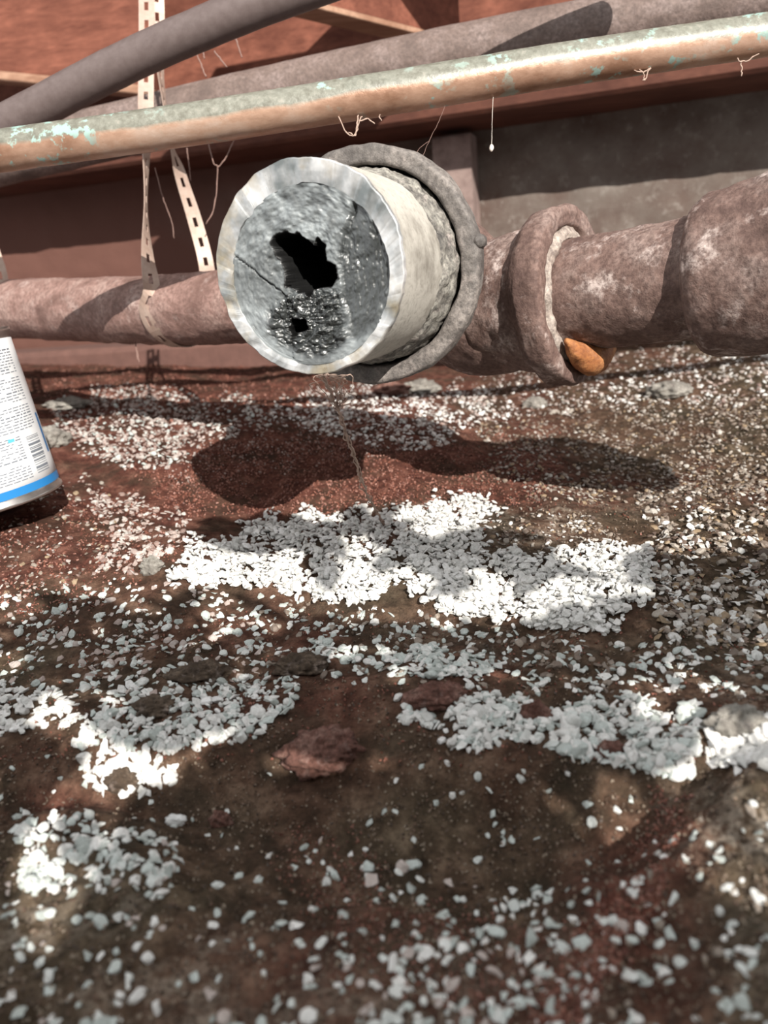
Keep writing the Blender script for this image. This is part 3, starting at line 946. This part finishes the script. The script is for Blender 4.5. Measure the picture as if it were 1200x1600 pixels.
# one strap looped under the left pipe: down the front, round underneath, up behind
c = interp_path(262)
ld = norm(lp[60] - lp[50])
toward = norm(np.cross(ld, ZUP))
if toward[1] > 0: toward = -toward
rw, fw = R_, F_
rad = 0.0362
loop = []
for k, an in enumerate(np.radians([60, 95, 135, 175, 215, 250])):
    cc = c + ld * (0.004 + 0.0045 * k)
    # start on the camera side (toward), pass below, end behind
    loop.append((cc + toward * rad * math.cos(an - math.radians(60)) - ZUP * rad * math.sin(an - math.radians(60)), ld))
Dp = proj(c[None])[2][0]
ctrl = [(P(228, -60, 0.83), R_ + 0.1 * F_), (P(229, 60, 0.82), R_ + 0.1 * F_), (P(228, 150, 0.81), R_ + 0.25 * F_), (P(228, 240, 0.79), 0.15 * R_ + 0.9 * F_),
        (P(228, 320, 0.775), -0.14 * R_ + F_), (P(231, 400, Dp - rad - 0.003), 0.35 * R_ + 0.7 * F_), (P(237, 455, Dp - rad - 0.004), R_ + 0.4 * F_)] + loop + \
       [(P(322, 412, Dp + 0.040), R_ + 0.3 * F_), (P(303, 340, Dp + 0.035), R_ + 0.6 * F_), (P(284, 280, Dp + 0.03), 0.7 * R_ + 0.8 * F_), (P(266, 215, Dp + 0.02), -0.05 * R_ + F_), (P(251, 120, 0.84), 0.15 * R_ + F_), (P(246, 40, 0.84), 0.9 * R_ + 0.5 * F_), (P(243, -60, 0.84), R_)]
o = mesh_obj('hanger_strap', strap(ctrl), STRAP, smooth=False)
put(o, 'perforated metal hanger strap looped under the dusty left pipe', 'strap')
c0 = interp_path(-10)
D0 = proj(c0[None])[2][0]
ctrl = [(P(-75, 140, D0 - 0.02), R_ + 0.5 * F_), (P(-45, 280, D0 - 0.03), R_ + 0.5 * F_), (P(-14, 385, D0 - 0.042), R_ + 0.5 * F_), (P(0, 430, D0 - 0.042), R_ + 0.5 * F_), (P(2, 470, D0 - 0.040), R_ + 0.5 * F_), (P(2, 510, D0 - 0.034), R_ + 0.5 * F_), (P(2, 534, D0 - 0.01), R_ + 0.5 * F_)]
o = mesh_obj('hanger_strap', strap(ctrl), STRAP, smooth=False)
put(o, 'end of a second metal strap at the left edge of the picture', 'strap')

# ------------------------------------------------------------------ can of primer at the left edge
CB = P(-12, 786, 0.62)
tilt = math.radians(7)
cu = norm(ZUP * math.cos(tilt) - R0 * math.sin(tilt))
cx = norm(R0 - cu * np.dot(R0, cu))
cy = np.cross(cu, cx)
CR, CHH = 0.054, 0.130
LABEL = m_simple('white_paper_label', (0.80, 0.81, 0.82), 0.35, 0, 60, 0.12, (0.70, 0.72, 0.74), 0.0, 0.001)
TIN = m_simple('tinplate', (0.62, 0.58, 0.55), 0.28, 0.9, 150, 0.3)
BLUE = m_simple('blue_print', (0.02, 0.20, 0.50), 0.4)
INK = m_simple('grey_print', (0.19, 0.21, 0.24), 0.6)
INK2 = m_simple('pale_blue_print', (0.12, 0.48, 0.70), 0.5)
t = thing('primer_can', CB, 'white-labelled metal can with a blue bottom band, leaning at the left edge', 'can')
body = part('can_body', lathe(CB, cu, [(0.0, 0.0), (0.0, CR - 0.002), (0.001, CR + 0.0012), (0.003, CR + 0.0012), (0.005, CR - 0.0005), (CHH - 0.006, CR - 0.0005), (CHH - 0.003, CR + 0.0012), (CHH, CR + 0.0014),
                                       (CHH + 0.0006, CR - 0.001), (CHH - 0.003, CR - 0.003), (CHH - 0.003, 0.0)], 96, 0, 1, 0, 0.004), TIN, t)
lab = part('paper_label', lathe(CB, cu, [(0.0070, CR - 0.0004), (0.0070, CR), (CHH - 0.008, CR), (CHH - 0.008, CR - 0.0004)], 96, 0.0001, 40, 2, 0.02), LABEL, t)
def wrap(a0, a1, z0, z1, r, n=None):
    n = n or max(2, int(abs(a1 - a0) / 0.06) + 1)
    an = np.linspace(a0, a1, n) - 0.36
    dr = cx[None] * np.cos(an)[:, None] - cy[None] * np.sin(an)[:, None]
    lo, hi = CB + dr * r + cu * z0, CB + dr * r + cu * z1
    v = np.vstack([lo, hi])
    return v, [[i, i + 1, n + i + 1, n + i] for i in range(n - 1)]
part('blue_band', wrap(-math.pi, math.pi, 0.0072, 0.0135, CR + 0.00015, 96), BLUE, lab)
part('blue_edge_strip', wrap(0.10, 0.20, 0.030, 0.062, CR + 0.00015), BLUE, lab)
# barcode, bars stacked up the can
bars = []
z = 0.0185
rb = random.Random(3)
while z < 0.048:
    h = rb.choice([0.0004, 0.0006, 0.0012, 0.0018])
    bars.append(wrap(0.36, 0.66, z, z + h, CR + 0.00016))
    z += h + rb.choice([0.0005, 0.0008, 0.0013])
put(part('barcode', merge(*bars), INK, lab), kind='stuff')
# small print: rows of tiny words, too fine to read
words = []
z = CHH - 0.017
row = 0
while z > 0.017:
    a = 0.34 if z > 0.052 else 0.76
    while a < 2.4:
        wl = rb.uniform(0.03, 0.11)
        if rb.random() < 0.88:
            words.append(wrap(a, a + wl, z, z + (0.0007 if row % 7 else 0.0010), CR + 0.00015, 3))
        a += wl + 0.022
    row += 1
    z -= 0.0021 if row % 9 else 0.0045
put(part('small_print', merge(*words), INK, lab), kind='stuff')
part('print_mark', wrap(0.86, 0.96, 0.047, 0.0495, CR + 0.0002, 3), INK2, lab)
part('print_mark', wrap(1.4, 1.52, 0.046, 0.048, CR + 0.0002, 3), INK2, lab)

# ------------------------------------------------------------------ hanging dust, roots and webs
ROOT = m_simple('dusty_fibre', (0.50, 0.36, 0.29), 0.9, 0, 300, 0.5)
WEB = m_simple('cobweb', (0.24, 0.15, 0.125), 0.95)
def strand(pts, r, jit=0.0006, seed=0, n=40):
    q = catmull(pts, n)
    q = q + jit * np.stack([fbm(q * 400, 2, seed + i) for i in range(3)], 1)
    return sweep(q, r * (1 + 0.35 * vnoise(q * 600, seed + 9)), 6)
g, _ = hit(602, 823)
rr_ = random.Random(5)
pts0 = [P(505, 588, 0.43), P(528, 640, 0.45), P(540, 680, 0.468), P(556, 725, 0.487), P(575, 775, 0.52), g]
tufts = [strand(pts0, 0.0007, 0.0010, 1, 90), strand([p + np.array([0.0006, 0, 0.0004]) for p in pts0], 0.0005, 0.0016, 4, 90), strand([p - np.array([0.0007, 0, 0]) for p in pts0], 0.0004, 0.002, 8, 90)]
for k in range(14):
    x = rr_.uniform(495, 545)
    y = rr_.uniform(596, 628)
    tufts.append(strand([P(rr_.uniform(492, 548), 588, 0.43), P(x, y - 10, 0.435), P(x + rr_.uniform(-12, 12), y, 0.44), P(528 + rr_.uniform(-6, 6), 636, 0.448)], 0.00025, 0.0012, 20 + k, 18))
o = mesh_obj('dust_strand', merge(*tufts), ROOT)
put(o, 'long tangled dusty strand hanging from the cut pipe to the white gravel', 'strand')
for (lst, lab_) in [
    ([[(527, 178), (540, 205), (550, 213), (556, 206), (562, 188), (566, 180)], [(545, 208), (553, 212), (558, 196), (560, 180)], [(562, 190), (575, 186), (586, 193)], [(594, 178), (595, 189)]], 'curly root fibre hanging under the middle of the copper pipe'),
    ([[(1000, 108), (1006, 118), (1008, 126), (1013, 112), (1017, 102)], [(985, 110), (1002, 112), (1016, 108)], [(1008, 124), (1004, 126)]], 'small fluffy tuft stuck under the copper pipe at right'),
    ([[(1152, 90), (1158, 97), (1170, 92), (1186, 84)], [(1158, 95), (1158, 120)]], 'dusty web scrap under the right end of the copper pipe')]:
    vf = merge(*[strand([P(x, y, 0.556) for x, y in q], 0.00045, 0.0008, 50 + i, 24) for i, q in enumerate(lst)])
    put(mesh_obj('root_tuft', vf, ROOT), lab_, 'fibre', 'fibres under the copper pipe')
def web(lines, d, r, label):
    vf = merge(*[strand([P(x, y, d) for x, y in q], r, 0.0004, 70 + i, 20) for i, q in enumerate(lines)])
    put(mesh_obj('cobweb', vf, WEB), label, 'cobweb', 'cobwebs')
web([[(698, 160), (685, 190), (670, 222), (660, 245)], [(671, 220), (655, 232), (648, 242)]], 0.56, 0.00016, 'thin web thread slanting from copper pipe to the hub')
web([[(299, 65), (312, 95), (322, 120)], [(312, 62), (320, 92)], [(335, 80), (355, 105)], [(365, 50), (378, 90)]], 0.78, 0.0007, 'dusty web wisps between the slanting tube and copper pipe')
web([[(326, 225), (334, 255), (340, 262), (338, 300), (333, 330), (322, 350)], [(366, 218), (352, 248), (340, 262)]], 0.80, 0.0006, 'forked dusty web hanging right of the hanger strap')
web([[(242, 262), (255, 310), (268, 345), (272, 372)], [(292, 232), (296, 262), (298, 282)]], 0.84, 0.0005, 'dusty web wisps between the two legs of the strap')
web([[(210, 520), (213, 545), (215, 562)], [(215, 548), (217, 566)]], 0.80, 0.0006, 'short dusty wisp hanging below the left pipe')
vf = strand([P(775, 122, 0.56), P(770, 160, 0.56), P(769, 200, 0.56), P(768, 228, 0.56)], 0.00016, 0.0002, 90, 14)
vb = blob(P(768, 231, 0.56), R_, F_, U_, 0.0016, 0.0016, 0.0026, 0.1, 2, 4, 14, 10)
put(mesh_obj('web_drop', merge(vf, vb), m_simple('web_drop', (0.75, 0.68, 0.60), 0.5)), 'pale speck hanging on a thread before the dark wall', 'cobweb')

# ------------------------------------------------------------------ stone chips and grit
def chip_mesh(seed, flat, npts=15, round_=0.5):
    r = np.random.default_rng(seed)
    bm = bmesh.new()
    ax = np.array([1.0, r.uniform(0.55, 0.9), flat * r.uniform(0.8, 1.2)])
    for k in range(npts):
        d = norm(r.normal(size=3))
        bm.verts.new((d * ax * (1 - round_ * 0.5 * r.random()) * 0.5).tolist())
    bmesh.ops.convex_hull(bm, input=bm.verts)
    loose = [v for v in bm.verts if not v.link_faces]
    bmesh.ops.delete(bm, geom=loose, context='VERTS')
    bmesh.ops.triangulate(bm, faces=bm.faces)
    bm.verts.index_update()
    V = np.array([v.co[:] for v in bm.verts])
    F = np.array([[v.index for v in f.verts] for f in bm.faces])
    bm.free()
    return V, F
SHAPES = [chip_mesh(100 + k, 0.34, 14) for k in range(20)]
SHAPES += [chip_mesh(200 + k, 0.55, 44, 0.12) for k in range(4)]
GRAINS = [chip_mesh(300 + k, 0.75, 9) for k in range(10)]

WHITE = [(0.80, 0.79, 0.76), (0.74, 0.73, 0.70), (0.84, 0.83, 0.81), (0.66, 0.66, 0.63)]
COOL = [(0.66, 0.69, 0.66), (0.55, 0.60, 0.57), (0.73, 0.74, 0.71), (0.46, 0.50, 0.47)]
BEIGE = [(0.30, 0.25, 0.205), (0.20, 0.155, 0.125), (0.40, 0.355, 0.305), (0.14, 0.10, 0.08), (0.32, 0.235, 0.15), (0.26, 0.21, 0.17), (0.50, 0.465, 0.42)]
PINK = [(0.42, 0.335, 0.30), (0.50, 0.43, 0.395), (0.30, 0.21, 0.18), (0.56, 0.52, 0.48)]
REDG = [(0.20, 0.075, 0.050), (0.28, 0.115, 0.080), (0.13, 0.048, 0.035), (0.34, 0.17, 0.13)]
BRNG = [(0.12, 0.080, 0.055), (0.07, 0.048, 0.035), (0.20, 0.145, 0.105), (0.16, 0.10, 0.07), (0.30, 0.24, 0.18)]

# (zone label, polygon on the photograph, count, size range in mm, colours, pile height mm)
Z = []
def zone(name, poly, n, smin, smax, cols, pile=0.0):
    Z.append((name, poly, n, smin, smax, cols, pile))
band = 'in the thick white band below the cut pipe'
zone(band, [(262, 905), (300, 850), (350, 835), (440, 803), (520, 798), (600, 806), (700, 782), (745, 776), (775, 800), (755, 835), (720, 855), (640, 905), (560, 945), (500, 940), (400, 922), (330, 912)], 3600, 4.0, 8.8, WHITE, 5)
zone(band, [(640, 880), (740, 850), (830, 880), (880, 872), (950, 840), (1005, 855), (1020, 905), (985, 965), (930, 992), (850, 978), (740, 965), (690, 955), (640, 930)], 3000, 4.0, 8.8, WHITE, 5)
zone(band, [(680, 770), (745, 776), (790, 800), (700, 850), (640, 860), (620, 830)], 500, 4.5, 8.5, WHITE, 4)
zone('among the brown chips right of the white band', [(760, 790), (900, 800), (980, 830), (940, 865), (860, 872), (770, 845)], 330, 3, 6, BEIGE + WHITE[:1], 1)
zone('among the brown chips at the right edge', [(1000, 780), (1230, 760), (1260, 1010), (1150, 1010), (1010, 990), (1025, 900)], 1300, 4, 8.5, BEIGE + WHITE[:2], 2)
zone('on the slope below the right pipe', [(760, 650), (1000, 620), (1260, 620), (1260, 780), (1000, 790), (830, 770), (740, 720)], 3000, 3.5, 7, BEIGE, 1)
zone('on the far ground under the right pipe', [(690, 600), (930, 555), (1000, 540), (1260, 530), (1260, 640), (1000, 625), (820, 650), (720, 650)], 1700, 4, 9, WHITE[:2] + BEIGE[2:3] + PINK, 1)
zone('on the far ground below the cut pipe', [(420, 640), (500, 600), (620, 608), (740, 610), (800, 640), (700, 690), (600, 705), (500, 680)], 1700, 4, 8, WHITE + PINK, 2)
zone('on the far ground beside the can', [(90, 640), (150, 600), (260, 600), (420, 640), (450, 660), (330, 690), (230, 740), (130, 715), (80, 680)], 2000, 4, 8, PINK + COOL[1:2], 2)
zone('on the dirt between the can and the white band', [(130, 770), (230, 780), (300, 800), (280, 850), (200, 900), (150, 900), (180, 840)], 420, 4, 8, PINK, 1)
zone('on the dirt between the can and the white band', [(-60, 780), (130, 740), (220, 790), (160, 900), (-60, 960)], 420, 3, 6.5, PINK + BEIGE, 0)
zone('scattered on the dirt at the left edge', [(-60, 950), (200, 900), (330, 915), (420, 960), (420, 1060), (250, 1090), (-60, 1090)], 620, 4, 8.5, COOL + PINK[:2], 0)
zone('scattered on the dark dirt below the white band', [(400, 930), (560, 945), (700, 960), (880, 985), (1050, 1000), (1220, 1010), (1220, 1090), (1000, 1080), (700, 1060), (420, 1060)], 640, 4, 8, COOL + WHITE[:1] + BEIGE[:2], 0)
ledge = 'on the stony ledge'
zone(ledge, [(-60, 1085), (100, 1078), (120, 1120), (90, 1145), (-60, 1150)], 180, 5, 8.5, WHITE, 2)
zone(ledge, [(120, 1120), (200, 1085), (340, 1060), (470, 1060), (460, 1110), (400, 1150), (300, 1180), (220, 1180), (130, 1170)], 620, 3.2, 8.8, WHITE + COOL, 2)
zone(ledge, [(470, 1000), (560, 1005), (660, 1015), (720, 1010), (830, 1060), (700, 1060), (560, 1040), (470, 1030)], 240, 5, 8.5, COOL + WHITE[:1], 2)
zone(ledge, [(610, 1090), (700, 1080), (830, 1090), (830, 1170), (760, 1175), (700, 1150), (620, 1140)], 360, 3.2, 9.5, COOL + WHITE, 2)
zone(ledge, [(830, 1100), (1000, 1085), (1095, 1120), (1090, 1215), (1010, 1200), (900, 1190), (830, 1165)], 480, 3.2, 9.5, COOL + WHITE[:2], 2)
zone(ledge, [(1100, 1140), (1240, 1120), (1240, 1210), (1120, 1200)], 170, 6, 10, WHITE, 3)
zone('in the small cluster at left above the hollow', [(130, 1185), (200, 1178), (275, 1200), (270, 1235), (190, 1245), (135, 1225)], 90, 5, 9, WHITE, 1)
zone('in the heap near the lower left edge', [(40, 1300), (90, 1270), (150, 1290), (260, 1300), (290, 1340), (240, 1390), (130, 1400), (60, 1400), (20, 1370)], 260, 3.5, 7.5, COOL + WHITE[:1], 1)
zone('in the blurred foreground at left', [(-80, 1240), (260, 1290), (600, 1330), (600, 1680), (-80, 1680)], 260, 3.0, 7.6, COOL + WHITE[:1] + PINK[1:2], 0)
zone('in the blurred foreground at centre', [(580, 1350), (700, 1360), (860, 1380), (1000, 1370), (960, 1480), (900, 1680), (560, 1680)], 290, 3.0, 8.0, COOL + WHITE[:1] + PINK[1:2], 0)
zone('in the blurred foreground at right', [(1000, 1290), (1290, 1240), (1290, 1680), (900, 1680), (980, 1450)], 150, 3, 6.6, COOL + WHITE[:1] + BEIGE[:1], 0)
zone('lying alone in the shaded hollow', [(-60, 1180), (400, 1190), (700, 1180), (1020, 1230), (1000, 1360), (500, 1340), (260, 1290), (-60, 1290)], 60, 3.5, 6.5, COOL + WHITE[:1], 0)

zone('beyond the frame', [(1200, 640), (1900, 640), (1900, 1010), (1240, 1010)], 1500, 4, 8, BEIGE, 1)
zone('beyond the frame', [(1230, 1120), (1700, 1120), (1700, 1220), (1230, 1210)], 260, 4, 9, COOL + WHITE[:2], 2)
zone('beyond the frame', [(1230, 1240), (1700, 1240), (1700, 1680), (1230, 1680)], 160, 3, 7, COOL, 0)
zone('beyond the frame', [(-500, 640), (-40, 640), (-40, 1100), (-500, 1100)], 900, 3.5, 8, PINK + COOL, 0)
zone('beyond the frame', [(-500, 1100), (-60, 1100), (-60, 1680), (-500, 1680)], 260, 3, 7, COOL, 0)

def in_poly(p, poly):
    return seg_dist(p, np.array(poly, float)) < 0

def scatter(poly, n, ragged=14):
    poly = np.array(poly, float)
    lo, hi = poly.min(0), poly.max(0)
    out = np.zeros((0, 2))
    while len(out) < n:
        q = RNG.uniform(lo, hi, (n * 3, 2))
        w = q + ragged * np.stack([vnoise(np.c_[q / 30, np.zeros(len(q))], 91), vnoise(np.c_[q / 30, np.ones(len(q))], 92)], 1)
        d = -seg_dist(w, poly)
        keep = np.clip(d / 26 + 0.30, 0, 1) * (0.62 + 0.55 * vnoise(np.c_[q / 17, np.full(len(q), 2.0)], 93))
        out = np.vstack([out, q[(d > -8) & (RNG.random(len(q)) < keep)]])
    return out[:n]

def rand_rot(nrm, lean):
    """rotation matrix: z near the ground normal, random spin"""
    zz = norm(np.asarray(nrm) + RNG.normal(size=3) * lean)
    a = norm(np.cross(zz, RNG.normal(size=3)))
    return np.stack([a, np.cross(zz, a), zz], 1)

chips = []       # (centre, rot, size, shape, colour, zone, px size)
for (name, poly, n, smin, smax, cols, pile) in Z:
    for (x, y) in scatter(poly, n):
        p, nn = hit(x, y)
        if p is None or np.dot(p - WL, wnrm) < 0.02: continue
        s = (smin + (smax - smin) * RNG.random() ** 1.7) * 0.001
        if nn[2] < 0: nn = -nn
        lift = pile * 0.001 * RNG.random() ** 1.5
        d = np.dot(p - C_, F_)
        c = np.array(cols[RNG.integers(len(cols))]) * RNG.uniform(0.88, 1.06)
        px, py, _ = proj(p[None])
        vis = 1.0 if (5 < px[0] < 1195 and py[0] < 1592) else 0.0
        chips.append((p + ZUP * (lift + s * 0.03), rand_rot(nn, 0.22 if pile < 1 else 0.34), s, int(RNG.integers(len(SHAPES))), c, name, vis * s / d * (1 + 0.4 * (lift > 0.002))))
order = np.argsort([-c[6] for c in chips])
SINGLE = 296
single = set(order[:SINGLE].tolist())

def joined(name, items, shapes, mat, label):
    V, Fc, T = [], [], []
    o = 0
    for (c, rot, s, k, col) in items:
        v, f = shapes[k]
        V.append(c + (v * s) @ rot.T)
        Fc.append(f + o)
        T.append(np.repeat(col[None], len(v), 0))
        o += len(v)
    ob = mesh_obj(name, (np.vstack(V), np.vstack(Fc)), mat, smooth=False, loc=(0, 0, 0), attrs={'tint': np.vstack(T)})
    put(ob, label, 'gravel', None, 'stuff')
joined('stone_chips', [c[:5] for i, c in enumerate(chips) if i not in single], SHAPES, CHIP, 'small white and grey stone chips strewn in drifts over the dirt')

pm = []
for k, (v, f) in enumerate(SHAPES):
    me = bpy.data.meshes.new('pebble')
    me.from_pydata(v.tolist(), [], f.tolist())
    me.materials.append(PEBBLE)
    pm.append(me)
for i in sorted(single):
    c, rot, s, k, col, name, _ = chips[i]
    ob = bpy.data.objects.new('pebble', pm[k])
    M = Matrix(rot.tolist()).to_4x4()
    ob.matrix_world = Matrix.Translation(Vector(c)) @ M @ Matrix.Diagonal((s, s, s, 1))
    ob.color = (*np.clip(col, 0, 1), 1)
    tone_ = 'white' if col.min() > 0.60 else ('pale grey' if col[2] >= col[0] * 0.93 else ('pinkish grey' if col.min() > 0.3 else 'brown'))
    v_ = SHAPES[k][0]
    asp = np.ptp(v_[:, 1]) / np.ptp(v_[:, 0])
    form = 'long' if asp < 0.66 else ('rounded' if asp > 0.86 else 'angular')
    big = 'large' if s > 0.0080 else 'mid-sized' if s > 0.0066 else 'small'
    qx = proj(np.asarray(c)[None])[0][0]
    where = name
    if name == ledge:
        where += next(w for lim, w in ((110, ' at the left edge'), (270, ' by its bright left end'), (480, ', left of the large red clod'), (620, ' behind the large red clod'),
                                       (760, ' by the reddish-grey clod'), (880, ' near the pinkish upright clod'), (1010, ' around the small red clod'), (1110, ' beside the pale clod'), (9999, ' at the right edge')) if qx < lim)
    if name == band:
        where = 'in the white band ' + next(w for lim, w in ((380, 'at its left tip'), (520, 'left of the dust strand'), (680, 'at the foot of the dust strand'), (800, 'below the orange rust'), (920, 'in its right half'), (9999, 'at its right end')) if qx < lim)
    lab_ = '%s %s %s stone chip %s' % (big, form, tone_, where)
    put(ob, lab_, 'pebble', lab_.replace('chip', 'chips', 1))
    COL.objects.link(ob)

GR = []
def grit(poly, n, smin, smax, cols):
    for (x, y) in scatter(poly, n, 20):
        p, nn = hit(x, y)
        if p is None or np.dot(p - WL, wnrm) < 0.02: continue
        s = RNG.uniform(smin, smax) * 0.001
        GR.append((p + ZUP * s * 0.2, rand_rot(nn if nn[2] > 0 else -nn, 0.6), s, int(RNG.integers(len(GRAINS))), np.array(cols[RNG.integers(len(cols))])))
grit([(210, 740), (420, 700), (640, 690), (840, 660), (900, 720), (800, 790), (600, 800), (400, 810), (250, 800)], 5200, 1.6, 3.6, REDG)
grit([(330, 690), (600, 640), (640, 700), (420, 730), (230, 760)], 2200, 1.8, 3.6, REDG + PINK[:1])
grit([(60, 560), (500, 560), (500, 640), (90, 660)], 1400, 2.5, 6, REDG)
grit([(-60, 820), (200, 760), (300, 860), (100, 960), (-60, 960)], 1500, 1.4, 3.2, REDG)
grit([(-60, 940), (1260, 960), (1260, 1200), (-60, 1200)], 4200, 1.0, 2.6, REDG[:2] + BRNG)
grit([(-60, 1180), (1260, 1200), (1260, 1660), (-60, 1660)], 7500, 0.6, 2.2, BRNG)
grit([(1030, 1230), (1090, 1240), (1040, 1380), (980, 1500), (900, 1600), (820, 1600), (900, 1480), (1000, 1360)], 1500, 0.8, 2.2, REDG)
grit([(420, 1280), (560, 1300), (640, 1400), (900, 1440), (880, 1600), (600, 1560), (430, 1380)], 1500, 0.6, 1.8, REDG)
grit([(700, 620), (1260, 600), (1260, 960), (760, 900)], 3600, 1.2, 3.0, BRNG + REDG[:1])
joined('soil_grit', GR, GRAINS, CHIP, 'fine red-brown grit and crumbs covering the dirt')

# ------------------------------------------------------------------ clods and single rocks
CLOD_R = m_rust('red_clod', (0.19, 0.09, 0.07), (0.30, 0.18, 0.145), (0.06, 0.028, 0.02), 0.2, 0.95, 420, 90)
CLOD_B = m_rust('brown_clod', (0.10, 0.070, 0.048), (0.20, 0.15, 0.11), (0.04, 0.028, 0.02), 0.25, 0.95, 420, 90)
ROCK_G = m_rust('grey_rock', (0.27, 0.255, 0.225), (0.36, 0.34, 0.30), (0.13, 0.115, 0.10), 0.3, 0.8, 300, 60)
def rock(name, px, py, wpx, hpx, mat, label, cat, amp=0.35, seed=0, flat=0.6, sc=3.2):
    p, nn = hit(px, py + hpx * 0.35)
    if p is None: return
    d = np.dot(p - C_, F_)
    rx, rz = wpx / 2 * d / FPX, hpx / 2 * d / FPX
    vf = blob(p + ZUP * rz * (0.25 if name == 'dirt_clod' else 0.45), R0, np.array([0, 1.0, 0]), ZUP, rx, rx * flat, rz, amp, sc, seed, 60, 44)
    if name == 'dirt_clod':
        vv = vf[0] + (vf[0] - p - ZUP * rz * 0.25) * (0.09 * fbm(vf[0] * 420, 3, seed))[:, None]
        vf = (vv, vf[1])
    o = mesh_obj(name, vf, mat)
    put(o, label, cat)
rock('dirt_clod', 505, 1158, 120, 74, CLOD_R, 'large crumbly reddish clod at the near edge of the stony ledge', 'clod', 0.22, 3)
rock('dirt_clod', 683, 1080, 92, 46, CLOD_R, 'reddish-grey clod among the chips at the centre of the ledge', 'clod', 0.22, 5)
rock('dirt_clod', 836, 1108, 46, 50, CLOD_R, 'small pinkish upright clod on the right half of the ledge', 'clod', 0.22, 7)
rock('dirt_clod', 955, 1165, 46, 36, CLOD_R, 'small red clod among grey chips at the right of the ledge', 'clod', 0.22, 9)
rock('dirt_clod', 192, 1212, 52, 40, CLOD_B, 'brown clod ringed by white chips at lower left', 'clod', 0.22, 11)
rock('dirt_clod', 346, 1276, 34, 34, CLOD_R, 'pinkish clod alone in the shaded hollow, left of centre', 'clod', 0.22, 13)
rock('dirt_clod', 310, 1046, 90, 40, CLOD_B, 'dark brown clod in the loose chips left of the ledge', 'clod', 0.22, 15)
rock('dirt_clod', 470, 1032, 80, 36, CLOD_B, 'dark clod just behind the stony ledge at centre', 'clod', 0.22, 17)
rock('dirt_clod', 238, 1098, 70, 34, CLOD_B, 'brown crumbly clod at the left end of the ledge', 'clod', 0.22, 19)
rock('dirt_clod', 1150, 1120, 90, 60, ROCK_G, 'pale crumbly clod on the right edge above the bright chips', 'clod', 0.22, 21)
rock('rock', 240, 882, 36, 36, ROCK_G, 'dark grey rock at the left tip of the white band', 'rock', 0.25, 23)
rock('rock', 78, 682, 62, 40, ROCK_G, 'flat grey rock right beside the can', 'rock', 0.22, 25, 0.8)
rock('rock', 105, 630, 62, 22, ROCK_G, 'flat grey-brown rock behind the can', 'rock', 0.22, 27, 0.9)
rock('rock', 655, 604, 60, 26, ROCK_G, 'greenish grey rock on the ground just below the pipe hub', 'rock', 0.25, 29, 0.8)
rock('rock', 612, 607, 56, 24, CLOD_R, 'pinkish rock on the ground below the pipe hub', 'rock', 0.25, 31, 0.8)
rock('rock', 836, 628, 36, 22, ROCK_G, 'rounded grey rock on the ground below the orange rust', 'rock', 0.2, 33, 0.8)
rock('rock', 1045, 606, 64, 26, ROCK_G, 'low grey rock on the far ground below the right pipe', 'rock', 0.2, 35, 0.8)
rock('rock', 275, 1279, 32, 22, m_simple('milky_stone', (0.80, 0.80, 0.78), 0.4, 0, 200, 0.2), 'bright white oblong stone lying alone in the hollow at left', 'rock', 0.18, 37, 0.5)
